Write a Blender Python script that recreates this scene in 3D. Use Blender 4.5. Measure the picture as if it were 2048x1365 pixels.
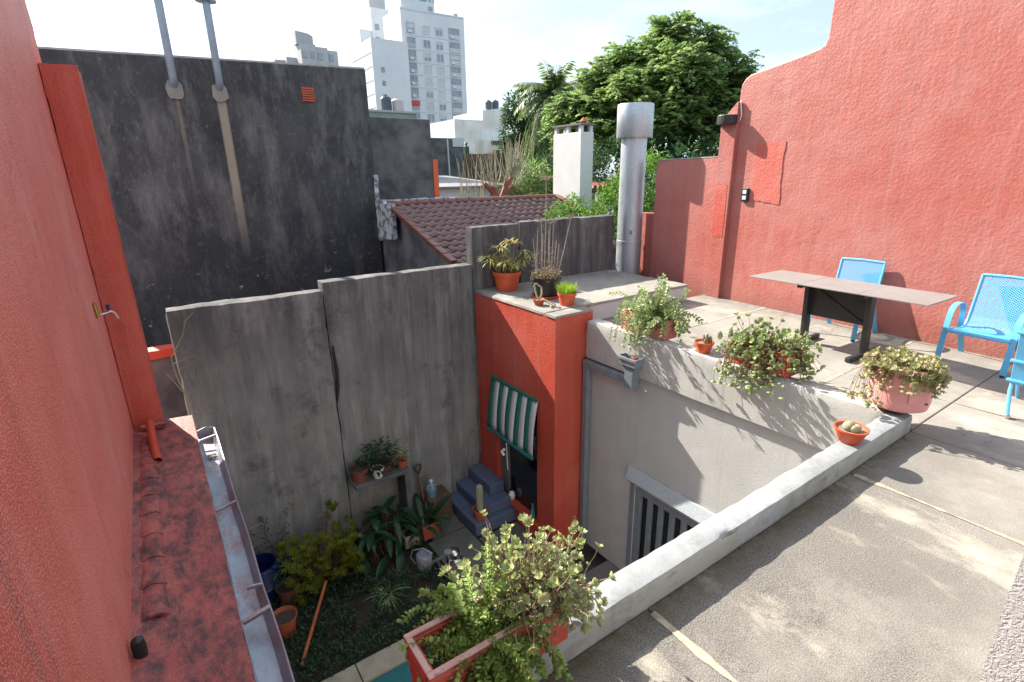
import bpy, bmesh, math, random
from mathutils import Vector, Matrix, noise as mnoise
R = math.radians
random.seed(7)
for o in list(bpy.data.objects): bpy.data.objects.remove(o)
SC = bpy.context.scene
COL = SC.collection

# ------------------------------------------------------------------ camera
cam_d = bpy.data.cameras.new('camera'); cam = bpy.data.objects.new('camera', cam_d); COL.objects.link(cam)
SC.camera = cam
cam_d.sensor_fit = 'HORIZONTAL'; cam_d.sensor_width = 36.0
cam_d.lens = 36.0 * 1042.04 / 2048.0
cam_d.clip_start = 0.05; cam_d.clip_end = 3000
_p, _r, _y = .308592, -.0172946, .597891
_f = Vector((math.sin(_y) * math.cos(_p), math.cos(_y) * math.cos(_p), -math.sin(_p)))
_rt = Vector((math.cos(_y), -math.sin(_y), 0)); _up = _rt.cross(_f)
_r2 = math.cos(_r) * _rt + math.sin(_r) * _up; _u2 = -math.sin(_r) * _rt + math.cos(_r) * _up
cam.matrix_world = Matrix(((_r2.x, _u2.x, -_f.x, 0), (_r2.y, _u2.y, -_f.y, 0), (_r2.z, _u2.z, -_f.z, 1.9), (0, 0, 0, 1)))

# ------------------------------------------------------------------ sky, sun, exposure
SUN_TO = Vector((-.372, 1.27, 1.0)).normalized()
world = bpy.data.worlds.new('World'); SC.world = world; world.use_nodes = True
wn = world.node_tree; wn.nodes.clear()
w_out = wn.nodes.new('ShaderNodeOutputWorld'); w_bg = wn.nodes.new('ShaderNodeBackground')
w_sky = wn.nodes.new('ShaderNodeTexSky'); w_sky.sky_type = 'NISHITA'; w_sky.sun_disc = False
w_sky.sun_elevation = math.asin(SUN_TO.z)
w_sky.sun_rotation = math.atan2(SUN_TO.x, SUN_TO.y)
w_sky.air_density = 1.0; w_sky.dust_density = 2.2; w_sky.ozone_density = 1.0; w_sky.altitude = 20
w_tc = wn.nodes.new('ShaderNodeTexCoord')
w_map = wn.nodes.new('ShaderNodeMapping'); w_map.inputs['Scale'].default_value = (1.6, 1.6, 5.0)
w_noi = wn.nodes.new('ShaderNodeTexNoise'); w_noi.inputs['Scale'].default_value = 1.7
w_noi.inputs['Detail'].default_value = 7; w_noi.inputs['Roughness'].default_value = .55
w_rmp = wn.nodes.new('ShaderNodeMapRange'); w_rmp.inputs['From Min'].default_value = .38; w_rmp.inputs['From Max'].default_value = .64; w_rmp.inputs['To Min'].default_value = .34
w_mix = wn.nodes.new('ShaderNodeMix'); w_mix.data_type = 'RGBA'
CLOUD = (7.6, 9.0, 9.9, 1)
w_mix.inputs['B'].default_value = CLOUD
wn.links.new(w_tc.outputs['Generated'], w_map.inputs['Vector']); wn.links.new(w_map.outputs['Vector'], w_noi.inputs['Vector'])
wn.links.new(w_noi.outputs['Fac'], w_rmp.inputs['Value'])
w_cl = wn.nodes.new('ShaderNodeMath'); w_cl.operation = 'MULTIPLY'; w_cl.inputs[1].default_value = .85
wn.links.new(w_rmp.outputs['Result'], w_cl.inputs[0]); wn.links.new(w_cl.outputs[0], w_mix.inputs['Factor'])
wn.links.new(w_sky.outputs['Color'], w_mix.inputs['A']); wn.links.new(w_mix.outputs['Result'], w_bg.inputs['Color'])
w_bg.inputs['Strength'].default_value = .072
wn.links.new(w_bg.outputs['Background'], w_out.inputs['Surface'])
sun_d = bpy.data.lights.new('sun', 'SUN'); sun = bpy.data.objects.new('sun', sun_d); COL.objects.link(sun)
sun_d.energy = 5.0; sun_d.angle = R(.55); sun_d.color = (1, .91, .78)
sun.rotation_euler = SUN_TO.to_track_quat('Z', 'Y').to_euler(); sun.location = (-5, 15, 20)
vs = SC.view_settings; vs.view_transform = 'Standard'; vs.look = 'None'; vs.gamma = 1; vs.use_curve_mapping = False
vs.exposure = 1.38
SC.render.engine = 'CYCLES'
SC.cycles.max_bounces = 6; SC.cycles.diffuse_bounces = 3; SC.cycles.transparent_max_bounces = 8

# ------------------------------------------------------------------ material helpers
class NT:
    def __init__(s, name):
        s.m = bpy.data.materials.new(name); s.m.use_nodes = True; s.t = s.m.node_tree
        s.b = s.t.nodes['Principled BSDF']; s.out = s.t.nodes['Material Output']
        s.tc = s.t.nodes.new('ShaderNodeTexCoord')
        s.g = s.t.nodes.new('ShaderNodeNewGeometry')
    def n(s, kind): return s.t.nodes.new(kind)
    def l(s, a, b): s.t.links.new(a, b)
    def vec(s, scale=(1, 1, 1), world=True, loc=(0, 0, 0), rot=(0, 0, 0)):
        mp = s.n('ShaderNodeMapping'); mp.inputs['Scale'].default_value = scale
        mp.inputs['Location'].default_value = loc; mp.inputs['Rotation'].default_value = rot
        s.l(s.g.outputs['Position'] if world else s.tc.outputs['Object'], mp.inputs['Vector']); return mp.outputs['Vector']
    def noise(s, scale=5, detail=6, rough=.55, v=None, lo=.35, hi=.65, dist=0):
        x = s.n('ShaderNodeTexNoise'); x.inputs['Scale'].default_value = scale; x.inputs['Detail'].default_value = detail
        x.inputs['Roughness'].default_value = rough; x.inputs['Distortion'].default_value = dist
        s.l(v if v else s.vec(), x.inputs['Vector'])
        if lo is None: return x.outputs['Fac']
        return s.rng(x.outputs['Fac'], lo, hi)
    def rng(s, val, a, b, c=0, d=1):
        r = s.n('ShaderNodeMapRange'); r.inputs['From Min'].default_value = a; r.inputs['From Max'].default_value = b
        r.inputs['To Min'].default_value = c; r.inputs['To Max'].default_value = d
        s.l(val, r.inputs['Value']); return r.outputs['Result']
    def math(s, op, a, b=None, clamp=False):
        m = s.n('ShaderNodeMath'); m.operation = op; m.use_clamp = clamp
        for i, q in enumerate((a, b)):
            if q is None: continue
            if isinstance(q, (int, float)): m.inputs[i].default_value = q
            else: s.l(q, m.inputs[i])
        return m.outputs[0]
    def mix(s, a, b, f):
        m = s.n('ShaderNodeMix'); m.data_type = 'RGBA'
        for k, q in (('A', a), ('B', b)):
            if isinstance(q, tuple): m.inputs[k].default_value = (*q[:3], 1)
            else: s.l(q, m.inputs[k])
        if isinstance(f, (int, float)): m.inputs['Factor'].default_value = f
        else: s.l(f, m.inputs['Factor'])
        return m.outputs['Result']
    def sep(s):
        x = s.n('ShaderNodeSeparateXYZ'); s.l(s.g.outputs['Position'], x.inputs[0]); return x.outputs
    def bump(s, h, strength=.3, dist=.01, prev=None):
        b = s.n('ShaderNodeBump'); b.inputs['Strength'].default_value = strength; b.inputs['Distance'].default_value = dist
        s.l(h, b.inputs['Height'])
        if prev: s.l(prev, b.inputs['Normal'])
        return b.outputs['Normal']
    def done(s, col, rough=.8, nrm=None, metal=0, spec=.5):
        if isinstance(col, tuple): s.b.inputs['Base Color'].default_value = (*col[:3], 1)
        else: s.l(col, s.b.inputs['Base Color'])
        if isinstance(rough, (int, float)): s.b.inputs['Roughness'].default_value = rough
        else: s.l(rough, s.b.inputs['Roughness'])
        s.b.inputs['Metallic'].default_value = metal; s.b.inputs['Specular IOR Level'].default_value = spec
        if nrm: s.l(nrm, s.b.inputs['Normal'])
        return s.m

def simple(name, c1, c2=None, scale=8, rough=.7, bump=0, bscale=80, metal=0, spec=.5, world=True, bdist=.004, lo=.35, hi=.65):
    t = NT(name); c = c1
    if c2: c = t.mix(c1, c2, t.noise(scale, 6, .6, t.vec(world=world), lo, hi))
    nr = t.bump(t.noise(bscale, 4, .6, t.vec(world=world), None), bump, bdist) if bump else None
    return t.done(c, rough, nr, metal, spec)

def red_stucco(name, base, dark, pale, grime=.3, wear=0.0, bst=.55, fleck=.45, foot=None, fscale=105, fcol=None):
    t = NT(name)
    c = t.mix(base, dark, t.noise(1.7, 9, .68, None, .40, .66))
    c = t.mix(c, pale, t.math('MULTIPLY', t.noise(.75, 8, .66, t.vec(loc=(11, 3, 6)), .44, .66), .75))
    c = t.mix(c, dark, t.math('MULTIPLY', t.noise(1.1, 9, .7, t.vec((1, 1, .6), loc=(4, 13, 2)), .52, .64), .6))
    st = t.noise(1.0, 6, .62, t.vec((9, 9, .30)), .50, .70)
    c = t.mix(c, pale, t.math('MULTIPLY', st, .45))
    st2 = t.noise(1.0, 7, .68, t.vec((7, 7, .16), loc=(3, 7, 1)), .54, .70)
    c = t.mix(c, (.10, .045, .04), t.math('MULTIPLY', st2, grime))
    c = t.mix(c, fcol or pale, t.math('MULTIPLY', t.noise(fscale, 2, .5, None, .50, .58), fleck))  # pale flecks paint the sparkle of stucco grain into the base colour
    # hairline cracks
    vo = t.n('ShaderNodeTexVoronoi'); vo.feature = 'DISTANCE_TO_EDGE'; vo.inputs['Scale'].default_value = .55
    wv = t.n('ShaderNodeVectorMath'); wv.operation = 'ADD'
    ns = t.n('ShaderNodeTexNoise'); ns.inputs['Scale'].default_value = 2.2; ns.inputs['Detail'].default_value = 7; ns.inputs['Roughness'].default_value = .7
    t.l(t.vec(), ns.inputs['Vector']); t.l(t.vec(), wv.inputs[0]); t.l(ns.outputs['Color'], wv.inputs[1]); t.l(wv.outputs[0], vo.inputs['Vector'])
    ck = t.math('MULTIPLY', t.rng(vo.outputs['Distance'], .0015, .004, 1, 0), t.noise(.9, 4, .6, t.vec(loc=(2, 9, 4)), .52, .60))
    c = t.mix(c, (.09, .03, .025), t.math('MULTIPLY', ck, .7))
    if foot is not None:
        o = t.sep(); ft = t.rng(t.math('ADD', o['Z'], t.math('MULTIPLY', t.noise(3.5, 7, .7, None, 0, 1), -.35)), foot - .22, foot + .12, 1, 0)
        c = t.mix(c, (.24, .10, .075), t.math('MULTIPLY', ft, .6))
    if wear:
        c = t.mix(c, (.045, .035, .04), t.math('MULTIPLY', t.noise(10, 10, .78, t.vec((1, .5, 1)), .42, .60), wear))
    h = t.noise(fscale * 1.1, 3, .55, None, None)
    h2 = t.noise(30, 4, .55, None, None)
    nr = t.bump(h, bst, .008, t.bump(h2, .35, .016, t.bump(t.noise(4, 4, .5, None, None), .25, .03)))
    return t.done(c, .5, nr, 0, .5)

M = {}
M['red'] = red_stucco('red_stucco_left', (.60, .118, .088), (.53, .076, .050), (.66, .22, .18), .38, 0, .6, .6, None, 120, (.86, .46, .41))
M['red_shaded'] = red_stucco('red_stucco_shaded', (.50, .070, .040), (.45, .050, .027), (.55, .14, .10), .4, 0, .55, .3)  # deeper copy of the wall red; missing sky gloss is put into the colour
M['red_right'] = red_stucco('red_stucco_sunny', (.42, .125, .104), (.39, .083, .063), (.465, .195, .172), .26, 0, .30, .35, .0, 110)
M['red_ledge'] = red_stucco('red_worn_ledge_paint', (.40, .085, .072), (.31, .06, .052), (.50, .16, .14), .3, .9, .7, .45)
M['red_patch'] = red_stucco('fresh_red_patch', (.50, .085, .058), (.47, .065, .042), (.54, .17, .14), .1, 0, .4, .2)
M['orange_red'] = simple('orange_red_paint', (.50, .06, .025), (.42, .045, .02), 6, .55)
M['terracotta'] = simple('terracotta', (.46, .105, .05), (.36, .08, .045), 7, .7, .15, 60, world=False)
M['terracotta_dark'] = simple('dark_terracotta', (.25, .075, .045), (.16, .06, .04), 9, .75, .2, 60, world=False)
M['plastic_orange'] = simple('orange_plastic', (.62, .11, .035), (.54, .10, .04), 4, .42, world=False)
M['plastic_black'] = simple('black_plastic', (.012, .014, .016), (.02, .022, .024), 6, .4, world=False)
M['soil'] = simple('potting_soil', (.035, .024, .018), (.10, .08, .06), 60, .95, .8, 90, world=False, bdist=.01)
M['gravel_soil'] = simple('gritty_cactus_soil', (.12, .10, .09), (.33, .31, .29), 130, .95, .8, 150, world=False, bdist=.01)
M['dark'] = simple('dark_interior', (.012, .012, .014))
M['white_plaster'] = simple('white_plaster', (.60, .61, .62), (.54, .55, .56), 3, .8, .35, 70)
M['black_metal'] = simple('black_painted_metal', (.018, .018, .02), (.03, .028, .027), 6, .45)
M['grey_paint'] = simple('blue_grey_paint', (.20, .23, .26), (.15, .17, .20), 10, .5)
M['white_pot'] = simple('white_plastic', (.75, .76, .78), rough=.4)
M['wood_dark'] = simple('old_dark_wood', (.07, .045, .03), (.12, .08, .055), 14, .8, .4, 60)
M['wood_handle'] = simple('worn_wood_handle', (.24, .12, .06), (.16, .08, .045), 14, .6)
M['wood_orange'] = simple('orange_varnished_pole', (.42, .11, .03), (.30, .07, .02), 14, .45)
M['steel'] = simple('polished_steel', (.62, .62, .63), rough=.16, metal=1)
M['blue_plastic'] = simple('blue_plastic', (.012, .025, .14), (.01, .018, .10), 4, .4)
M['teal'] = simple('teal_cover', (.01, .12, .14), (.012, .15, .17), 5, .35)
M['glass_dark'] = simple('dark_window_glass', (.012, .014, .016), rough=.06, spec=.8)
M['blue_step'] = simple('blue_grey_step_paint', (.075, .105, .20), (.11, .13, .19), 9, .6, .2, 80)

def concrete(name, a, b, stain, sc=3.0, sp=.5, bst=.4, fleck=None, rough=.85):
    t = NT(name)
    c = t.mix(a, b, t.noise(sc, 9, .65, None, .35, .66))
    c = t.mix(c, stain, t.math('MULTIPLY', t.noise(.9, 9, .68, t.vec(loc=(4, 2, 0)), .45, .68), sp))
    fr = t.noise(230, 2, .5, None, .42, .62)
    c = t.mix(c, tuple(x * .55 for x in a), t.math('MULTIPLY', fr, .4))
    if fleck: c = t.mix(c, fleck, t.math('MULTIPLY', t.noise(300, 1, .5, t.vec(loc=(1, 1, 1)), .62, .68), .7))
    nr = t.bump(t.noise(180, 3, .6, None, None), bst, .004, t.bump(t.noise(14, 5, .6, None, None), .2, .01))
    return t.done(c, rough, nr, 0, .3)
def terrace_mat():
    t = NT('weathered_terrace_concrete')
    c = t.mix((.285, .274, .254), (.39, .373, .336), t.noise(2.6, 10, .68, None, .35, .66))
    o = t.sep()
    # grainy lichen, heaviest on the old slabs by the low parapet
    near = t.math('MULTIPLY', t.rng(o['X'], 2.4, 4.8, 1, .1), t.rng(o['Y'], -.4, 1.1, .2, 1))
    lich = t.math('MULTIPLY', t.noise(1.2, 10, .74, t.vec(loc=(4, 2, 0)), .20, .52), t.math('ADD', t.math('MULTIPLY', near, 1.25), .10), True)
    grain = t.noise(150, 3, .65, None, .36, .62)
    c = t.mix(c, (.085, .081, .077), t.math('MULTIPLY', lich, t.math('ADD', t.math('MULTIPLY', grain, .75), .35), True))
    gr = t.noise(1.5, 10, .75, t.vec((1, .4, 1), loc=(9, 5, 0)), .48, .66)
    c = t.mix(c, (.17, .16, .145), t.math('MULTIPLY', gr, .6))
    pale = t.noise(1.25, 9, .66, t.vec((1, .5, 1), loc=(2.6, 13, 0)), .54, .63)
    c = t.mix(c, (.54, .50, .41), t.math('MULTIPLY', pale, .62))
    c = t.mix(c, (.075, .07, .065), t.math('MULTIPLY', t.noise(190, 2, .5, None, .46, .64), .28))
    c = t.mix(c, (.62, .59, .54), t.math('MULTIPLY', t.noise(220, 1, .5, t.vec(loc=(1, 1, 1)), .62, .67), .35))
    vo = t.n('ShaderNodeTexVoronoi'); vo.feature = 'DISTANCE_TO_EDGE'; vo.inputs['Scale'].default_value = .8
    wv = t.n('ShaderNodeVectorMath'); wv.operation = 'ADD'
    ns = t.n('ShaderNodeTexNoise'); ns.inputs['Scale'].default_value = 2.6; ns.inputs['Detail'].default_value = 8; ns.inputs['Roughness'].default_value = .72
    t.l(t.vec(), ns.inputs['Vector']); t.l(t.vec(), wv.inputs[0]); t.l(ns.outputs['Color'], wv.inputs[1]); t.l(wv.outputs[0], vo.inputs['Vector'])
    ck = t.math('MULTIPLY', t.rng(vo.outputs['Distance'], .002, .006, 1, 0), t.noise(.8, 4, .6, t.vec(loc=(2, 9, 4)), .50, .58))
    c = t.mix(c, (.05, .045, .04), t.math('MULTIPLY', ck, .8))
    moss = t.math('MULTIPLY', t.math('MULTIPLY', t.rng(o['Y'], 1.08, 1.225, 0, 1), t.rng(o['X'], 4.3, 4.5, 1, 0)), t.noise(14, 7, .74, None, .28, .58))
    c = t.mix(c, (.075, .062, .022), t.math('MULTIPLY', moss, .9, True))
    wallfoot = t.math('MULTIPLY', t.rng(o['X'], 6.75, 7.1, 0, 1), t.noise(6, 7, .7, None, .3, .6))
    c = t.mix(c, (.11, .10, .09), t.math('MULTIPLY', wallfoot, .7))
    nr = t.bump(t.noise(200, 3, .62, None, None), .32, .003, t.bump(t.noise(9, 6, .6, None, None), .25, .012))
    return t.done(c, .88, nr, 0, .3)
M['terrace'] = terrace_mat()
M['concrete_top'] = concrete('stained_concrete_slab', (.27, .265, .25), (.37, .35, .31), (.13, .128, .125), 3, .8)
M['concrete_grey'] = concrete('grey_concrete', (.13, .127, .12), (.19, .185, .175), (.06, .057, .054), 2.5, .7)
def parapet_mat():
    t = NT('flaking_white_parapet_paint')
    c = t.mix((.245, .268, .288), (.31, .33, .348), t.noise(6, 8, .6))
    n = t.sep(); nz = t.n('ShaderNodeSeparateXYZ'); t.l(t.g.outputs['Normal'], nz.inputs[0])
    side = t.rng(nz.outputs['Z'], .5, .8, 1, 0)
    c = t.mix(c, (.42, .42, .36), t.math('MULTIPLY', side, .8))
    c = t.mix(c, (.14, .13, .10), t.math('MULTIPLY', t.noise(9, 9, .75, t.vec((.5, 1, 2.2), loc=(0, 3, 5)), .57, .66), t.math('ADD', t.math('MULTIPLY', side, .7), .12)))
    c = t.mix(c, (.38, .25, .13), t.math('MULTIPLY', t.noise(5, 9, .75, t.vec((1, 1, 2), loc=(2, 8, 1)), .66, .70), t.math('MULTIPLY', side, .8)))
    c = t.mix(c, (.16, .165, .165), t.math('MULTIPLY', t.noise(3.2, 10, .78, t.vec(loc=(7, 1, 2)), .50, .64), .6))
    c = t.mix(c, (.42, .455, .49), t.math('MULTIPLY', t.noise(2.1, 8, .7, t.vec(loc=(1, 5, 2)), .52, .62), .7))
    c = t.mix(c, (.35, .36, .36), t.math('MULTIPLY', t.noise(210, 2, .5, None, .55, .66), .25))
    nr = t.bump(t.noise(90, 4, .6, None, None), .35, .004, t.bump(t.noise(12, 6, .65, None, None), .4, .012))
    return t.done(c, .7, nr, 0, .4)
M['parapet'] = parapet_mat()
def cream_wall(name, a, b, drip):
    t = NT(name)
    c = t.mix(a, b, t.noise(3, 6, .6))
    c = t.mix(c, drip, t.math('MULTIPLY', t.noise(1, 6, .65, t.vec((10, 10, .5)), .52, .74), .45))
    wr = t.n('ShaderNodeTexNoise'); wr.inputs['Scale'].default_value = 75; wr.inputs['Detail'].default_value = 2; wr.inputs['Distortion'].default_value = 1.6
    t.l(t.vec(), wr.inputs['Vector'])
    nr = t.bump(wr.outputs['Fac'], .5, .008)
    return t.done(c, .82, nr, 0, .3)
M['cream'] = cream_wall('cream_textured_wall', (.41, .415, .42), (.455, .455, .455), (.33, .333, .335))
M['beam'] = cream_wall('stained_grey_beam', (.41, .41, .40), (.46, .455, .445), (.24, .235, .22))
M['white_stucco'] = cream_wall('white_rough_stucco', (.44, .46, .475), (.50, .515, .53), (.40, .415, .43))
def party_mat():
    t = NT('weathered_grey_render')
    c = t.mix((.195, .193, .190), (.27, .266, .26), t.noise(1.6, 8, .62))
    c = t.mix(c, (.075, .074, .075), t.math('MULTIPLY', t.noise(1, 10, .74, t.vec((5, 5, .45)), .48, .70), .6))
    c = t.mix(c, (.42, .415, .405), t.math('MULTIPLY', t.noise(1, 8, .68, t.vec((6, 6, .8), loc=(5, 1, 2)), .52, .72), .6))
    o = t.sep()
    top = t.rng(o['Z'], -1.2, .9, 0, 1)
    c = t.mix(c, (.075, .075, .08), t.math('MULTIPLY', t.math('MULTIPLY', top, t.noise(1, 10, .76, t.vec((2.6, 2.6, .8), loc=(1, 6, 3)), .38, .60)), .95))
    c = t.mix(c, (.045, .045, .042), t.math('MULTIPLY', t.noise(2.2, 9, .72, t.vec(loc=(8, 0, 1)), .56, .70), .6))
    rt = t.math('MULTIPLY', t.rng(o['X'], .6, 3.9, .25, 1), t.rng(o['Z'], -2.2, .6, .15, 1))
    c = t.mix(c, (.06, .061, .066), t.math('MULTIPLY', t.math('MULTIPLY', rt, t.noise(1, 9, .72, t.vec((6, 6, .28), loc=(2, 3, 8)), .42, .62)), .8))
    nr = t.bump(t.noise(60, 5, .65, t.vec((1, 1, .5)), None), .45, .012)
    return t.done(c, .92, nr, 0, .2)
M['party'] = party_mat()
def black_mat():
    t = NT('soot_black_render')
    c = t.mix((.036, .038, .044), (.076, .078, .083), t.noise(.9, 9, .68))
    c = t.mix(c, (.175, .174, .175), t.math('MULTIPLY', t.noise(1, 9, .75, t.vec((2.6, 2.6, .8)), .48, .70), .85))
    c = t.mix(c, (.28, .275, .27), t.math('MULTIPLY', t.noise(13, 9, .78, t.vec((1, 1, .7), loc=(2, 2, 2)), .55, .72), .6))
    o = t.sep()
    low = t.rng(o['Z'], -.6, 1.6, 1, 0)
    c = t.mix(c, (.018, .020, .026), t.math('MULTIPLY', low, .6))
    peel = t.math('MULTIPLY', t.noise(5, 9, .75, t.vec(loc=(5, 5, 9)), .60, .635), t.rng(o['Z'], .1, .9, 1, 0))
    c = t.mix(c, (.36, .37, .39), t.math('MULTIPLY', peel, .7, True))
    # rusty tan runs under the two flue collars
    def run(x0, z0, z1, w, drift, amt):
        xx = t.math('ADD', o['X'], t.math('MULTIPLY', t.math('SUBTRACT', o['Z'], z0), drift))
        d = t.math('ABSOLUTE', t.math('SUBTRACT', xx, x0))
        a = t.rng(t.math('ADD', d, t.math('MULTIPLY', t.noise(12, 5, .6, None, 0, 1), .02)), w * .75, w * 1.1, 1, 0)
        zz = t.math('MULTIPLY', t.rng(o['Z'], z1, z1 + 1.4, 0, 1), t.rng(o['Z'], z0 - .05, z0, 1, 0))
        return t.math('MULTIPLY', t.math('MULTIPLY', a, zz), amt)
    c = t.mix(c, (.33, .29, .22), run(1.47, 3.3, .45, .085, 0, .85))
    c = t.mix(c, (.25, .21, .16), run(.81, 3.3, 1.4, .04, 0, .5))
    nr = t.bump(t.noise(22, 6, .68, None, None), .45, .02)
    return t.done(c, .9, nr, 0, .25)
M['black_wall'] = black_mat()
M['dark_wall'] = simple('dark_grey_render', (.06, .064, .074), (.15, .155, .165), 2.4, .9, .4, 25, bdist=.02)
def galv(name, c=(.50, .55, .60)):
    t = NT(name)
    v = t.n('ShaderNodeTexVoronoi'); v.inputs['Scale'].default_value = 55; t.l(t.vec(world=False), v.inputs['Vector'])
    cc = t.mix(tuple(x * .86 for x in c), c, t.rng(v.outputs['Color'], .2, .8))
    cc = t.mix(cc, tuple(x * .6 for x in c), t.math('MULTIPLY', t.noise(3, 6, .6, t.vec((1, 1, .3), False), .5, .75), .5))
    return t.done(cc, t.rng(t.noise(5, 5, .6, None, None), .3, .7, .38, .55), None, .7, .5)
M['galv'] = galv('galvanised_steel')
def gutter_mat():
    t = NT('galvanised_gutter_with_stains')
    c = t.mix((.25, .29, .36), (.36, .40, .47), t.noise(7, 6, .6, t.vec((1, .4, 1))))
    c = t.mix(c, (.27, .15, .14), t.math('MULTIPLY', t.noise(6, 8, .75, t.vec((1, .5, 1), loc=(3, 3, 3)), .47, .62), .8))
    c = t.mix(c, (.03, .025, .025), t.noise(45, 5, .7, t.vec(loc=(8, 2, 1)), .70, .73))
    return t.done(c, .5, None, .35, .5)
M['gutter'] = gutter_mat()
M['blue_chair'] = simple('sky_blue_enamel', (.12, .46, .78), (.14, .50, .82), 5, .38, world=False)
M['tabletop'] = simple('brown_glass_top', (.26, .255, .25), (.225, .22, .215), 5, .4, spec=.25)  # reflection on the glass is put into the greyed base colour
M['pink_tub'] = simple('pink_enamel_paint', (.80, .37, .35), (.75, .31, .29), 5, .5, .1, 30, world=False)
def brick_planter_mat(name, a, b, chip):
    t = NT(name)
    c = t.mix(a, b, t.noise(9, 7, .6, t.vec(world=False)))
    c = t.mix(c, chip, t.math('MULTIPLY', t.noise(22, 7, .7, t.vec(world=False, loc=(3, 1, 2)), .57, .66), .8))
    nr = t.bump(t.noise(110, 4, .6, t.vec(world=False), None), .35, .004)
    return t.done(c, .72, nr, 0, .4)
M['planter_red'] = brick_planter_mat('painted_red_cement', (.56, .10, .065), (.48, .08, .055), (.56, .17, .12))
M['planter_pink'] = brick_planter_mat('faded_pink_red_cement', (.60, .25, .21), (.54, .18, .15), (.66, .48, .42))
M['planter_rim'] = brick_planter_mat('chipped_pink_rim', (.60, .40, .36), (.50, .28, .25), (.12, .10, .10))

def leaf_mat(name, cols, rough=.5, trans=.45, spec=.4, clump=0):
    t = NT(name)
    r = t.n('ShaderNodeValToRGB'); e = r.color_ramp.elements
    e[0].color = (*cols[0], 1); e[0].position = 0; e[-1].color = (*cols[-1], 1); e[-1].position = 1
    for i, c in enumerate(cols[1:-1]):
        q = e.new((i + 1) / (len(cols) - 1)); q.color = (*c, 1)
    t.l(t.g.outputs['Random Per Island'], r.inputs[0])
    cc = r.outputs[0]
    if clump:
        lt = t.mix(cc, (.30, .36, .10), t.math('MULTIPLY', t.noise(clump, 3, .5, None, .52, .68), .55))
        cc = t.mix(lt, (.02, .05, .018), t.math('MULTIPLY', t.noise(clump, 3, .5, t.vec(loc=(5, 5, 5)), .54, .68), .35))
    t.l(cc, t.b.inputs['Base Color']); t.b.inputs['Roughness'].default_value = rough
    t.b.inputs['Specular IOR Level'].default_value = spec
    tr = t.n('ShaderNodeBsdfTranslucent'); t.l(cc, tr.inputs['Color'])
    mx = t.n('ShaderNodeMixShader'); mx.inputs[0].default_value = trans
    t.l(t.b.outputs[0], mx.inputs[1]); t.l(tr.outputs[0], mx.inputs[2]); t.l(mx.outputs[0], t.out.inputs['Surface'])
    return t.m
M['leaf_tree'] = leaf_mat('big_tree_leaves', [(.12, .20, .07), (.18, .29, .10), (.25, .37, .12), (.33, .44, .16), (.15, .245, .09)], trans=.58, clump=1.1)
M['leaf_dark'] = leaf_mat('dark_tree_leaves', [(0.026, 0.065, 0.026), (0.046, 0.104, 0.039), (0.065, 0.13, 0.046)])
M['leaf_palm'] = leaf_mat('palm_fronds', [(0.075, 0.135, 0.045), (0.15, 0.225, 0.075), (0.24, 0.285, 0.12)])
M['leaf_olive'] = leaf_mat('olive_shrub_leaves', [(.09, .12, .04), (.13, .16, .06), (.07, .10, .04)])
M['leaf_bright'] = leaf_mat('bright_green_leaves', [(0.11, 0.242, 0.033), (0.176, 0.33, 0.055), (0.077, 0.176, 0.033)])
M['leaf_yellow'] = leaf_mat('yellow_green_leaves', [(0.168, 0.204, 0.018), (0.24, 0.264, 0.03), (0.132, 0.174, 0.018)])
M['leaf_garden'] = leaf_mat('dark_garden_leaves', [(.012, .04, .017), (.02, .06, .022), (.03, .085, .03)], .35, .2)
M['leaf_jade'] = leaf_mat('round_succulent_leaves', [(0.17, 0.323, 0.068), (0.255, 0.391, 0.085), (0.357, 0.468, 0.153), (0.136, 0.255, 0.051)], .4, .3)
M['leaf_var'] = leaf_mat('variegated_succulent_leaves', [(0.281, 0.406, 0.156), (0.39, 0.484, 0.218), (0.452, 0.499, 0.203), (0.218, 0.343, 0.125), (0.468, 0.406, 0.156), (0.515, 0.562, 0.351), (0.312, 0.421, 0.172)], .45, .3)
M['leaf_sage'] = leaf_mat('grey_green_succulent_leaves', [(0.25, 0.359, 0.148), (0.343, 0.445, 0.211), (0.406, 0.468, 0.203), (0.187, 0.289, 0.109)], .45, .28)
M['leaf_pinkish'] = leaf_mat('pink_tinged_succulent_leaves', [(0.306, 0.378, 0.135), (0.45, 0.342, 0.243), (0.396, 0.45, 0.18), (0.504, 0.396, 0.297), (0.288, 0.36, 0.126), (0.36, 0.414, 0.153)], .45, .28)
M['leaf_aloe'] = leaf_mat('orange_tipped_aloe_leaves', [(.26, .38, .16), (.38, .44, .14), (.62, .36, .11), (.46, .42, .14), (.22, .33, .15)], .45, .25)
M['leaf_dry'] = leaf_mat('dried_leaves', [(.30, .22, .15), (.22, .15, .10), (.26, .25, .12), (.38, .28, .19)], .8, .2)
M['leaf_grassy'] = leaf_mat('fresh_grassy_leaves', [(.26, .42, .03), (.34, .50, .05), (.20, .34, .03)], .4, .35)
M['leaf_red'] = leaf_mat('red_petals', [(.50, .03, .03), (.60, .05, .05)])
M['stem'] = simple('pale_woody_stem', (.32, .24, .19), (.22, .15, .11), 40, .8, world=False)
M['stem_red'] = simple('reddish_stem', (.18, .075, .045), (.12, .05, .035), 40, .7, world=False)
M['dry_stalk'] = simple('dry_grey_stalk', (.40, .34, .29), (.28, .23, .20), 40, .85, world=False)
M['bark'] = simple('tree_bark', (.12, .09, .065), (.07, .055, .045), 6, .9, .5, 20)
M['bare_twig'] = simple('pale_bare_twigs', (.34, .32, .22), (.27, .25, .17), 6, .85)
M['cactus'] = simple('pale_spiny_cactus', (.42, .42, .30), (.27, .30, .17), 120, .8, .8, 160, world=False, bdist=.01)
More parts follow.
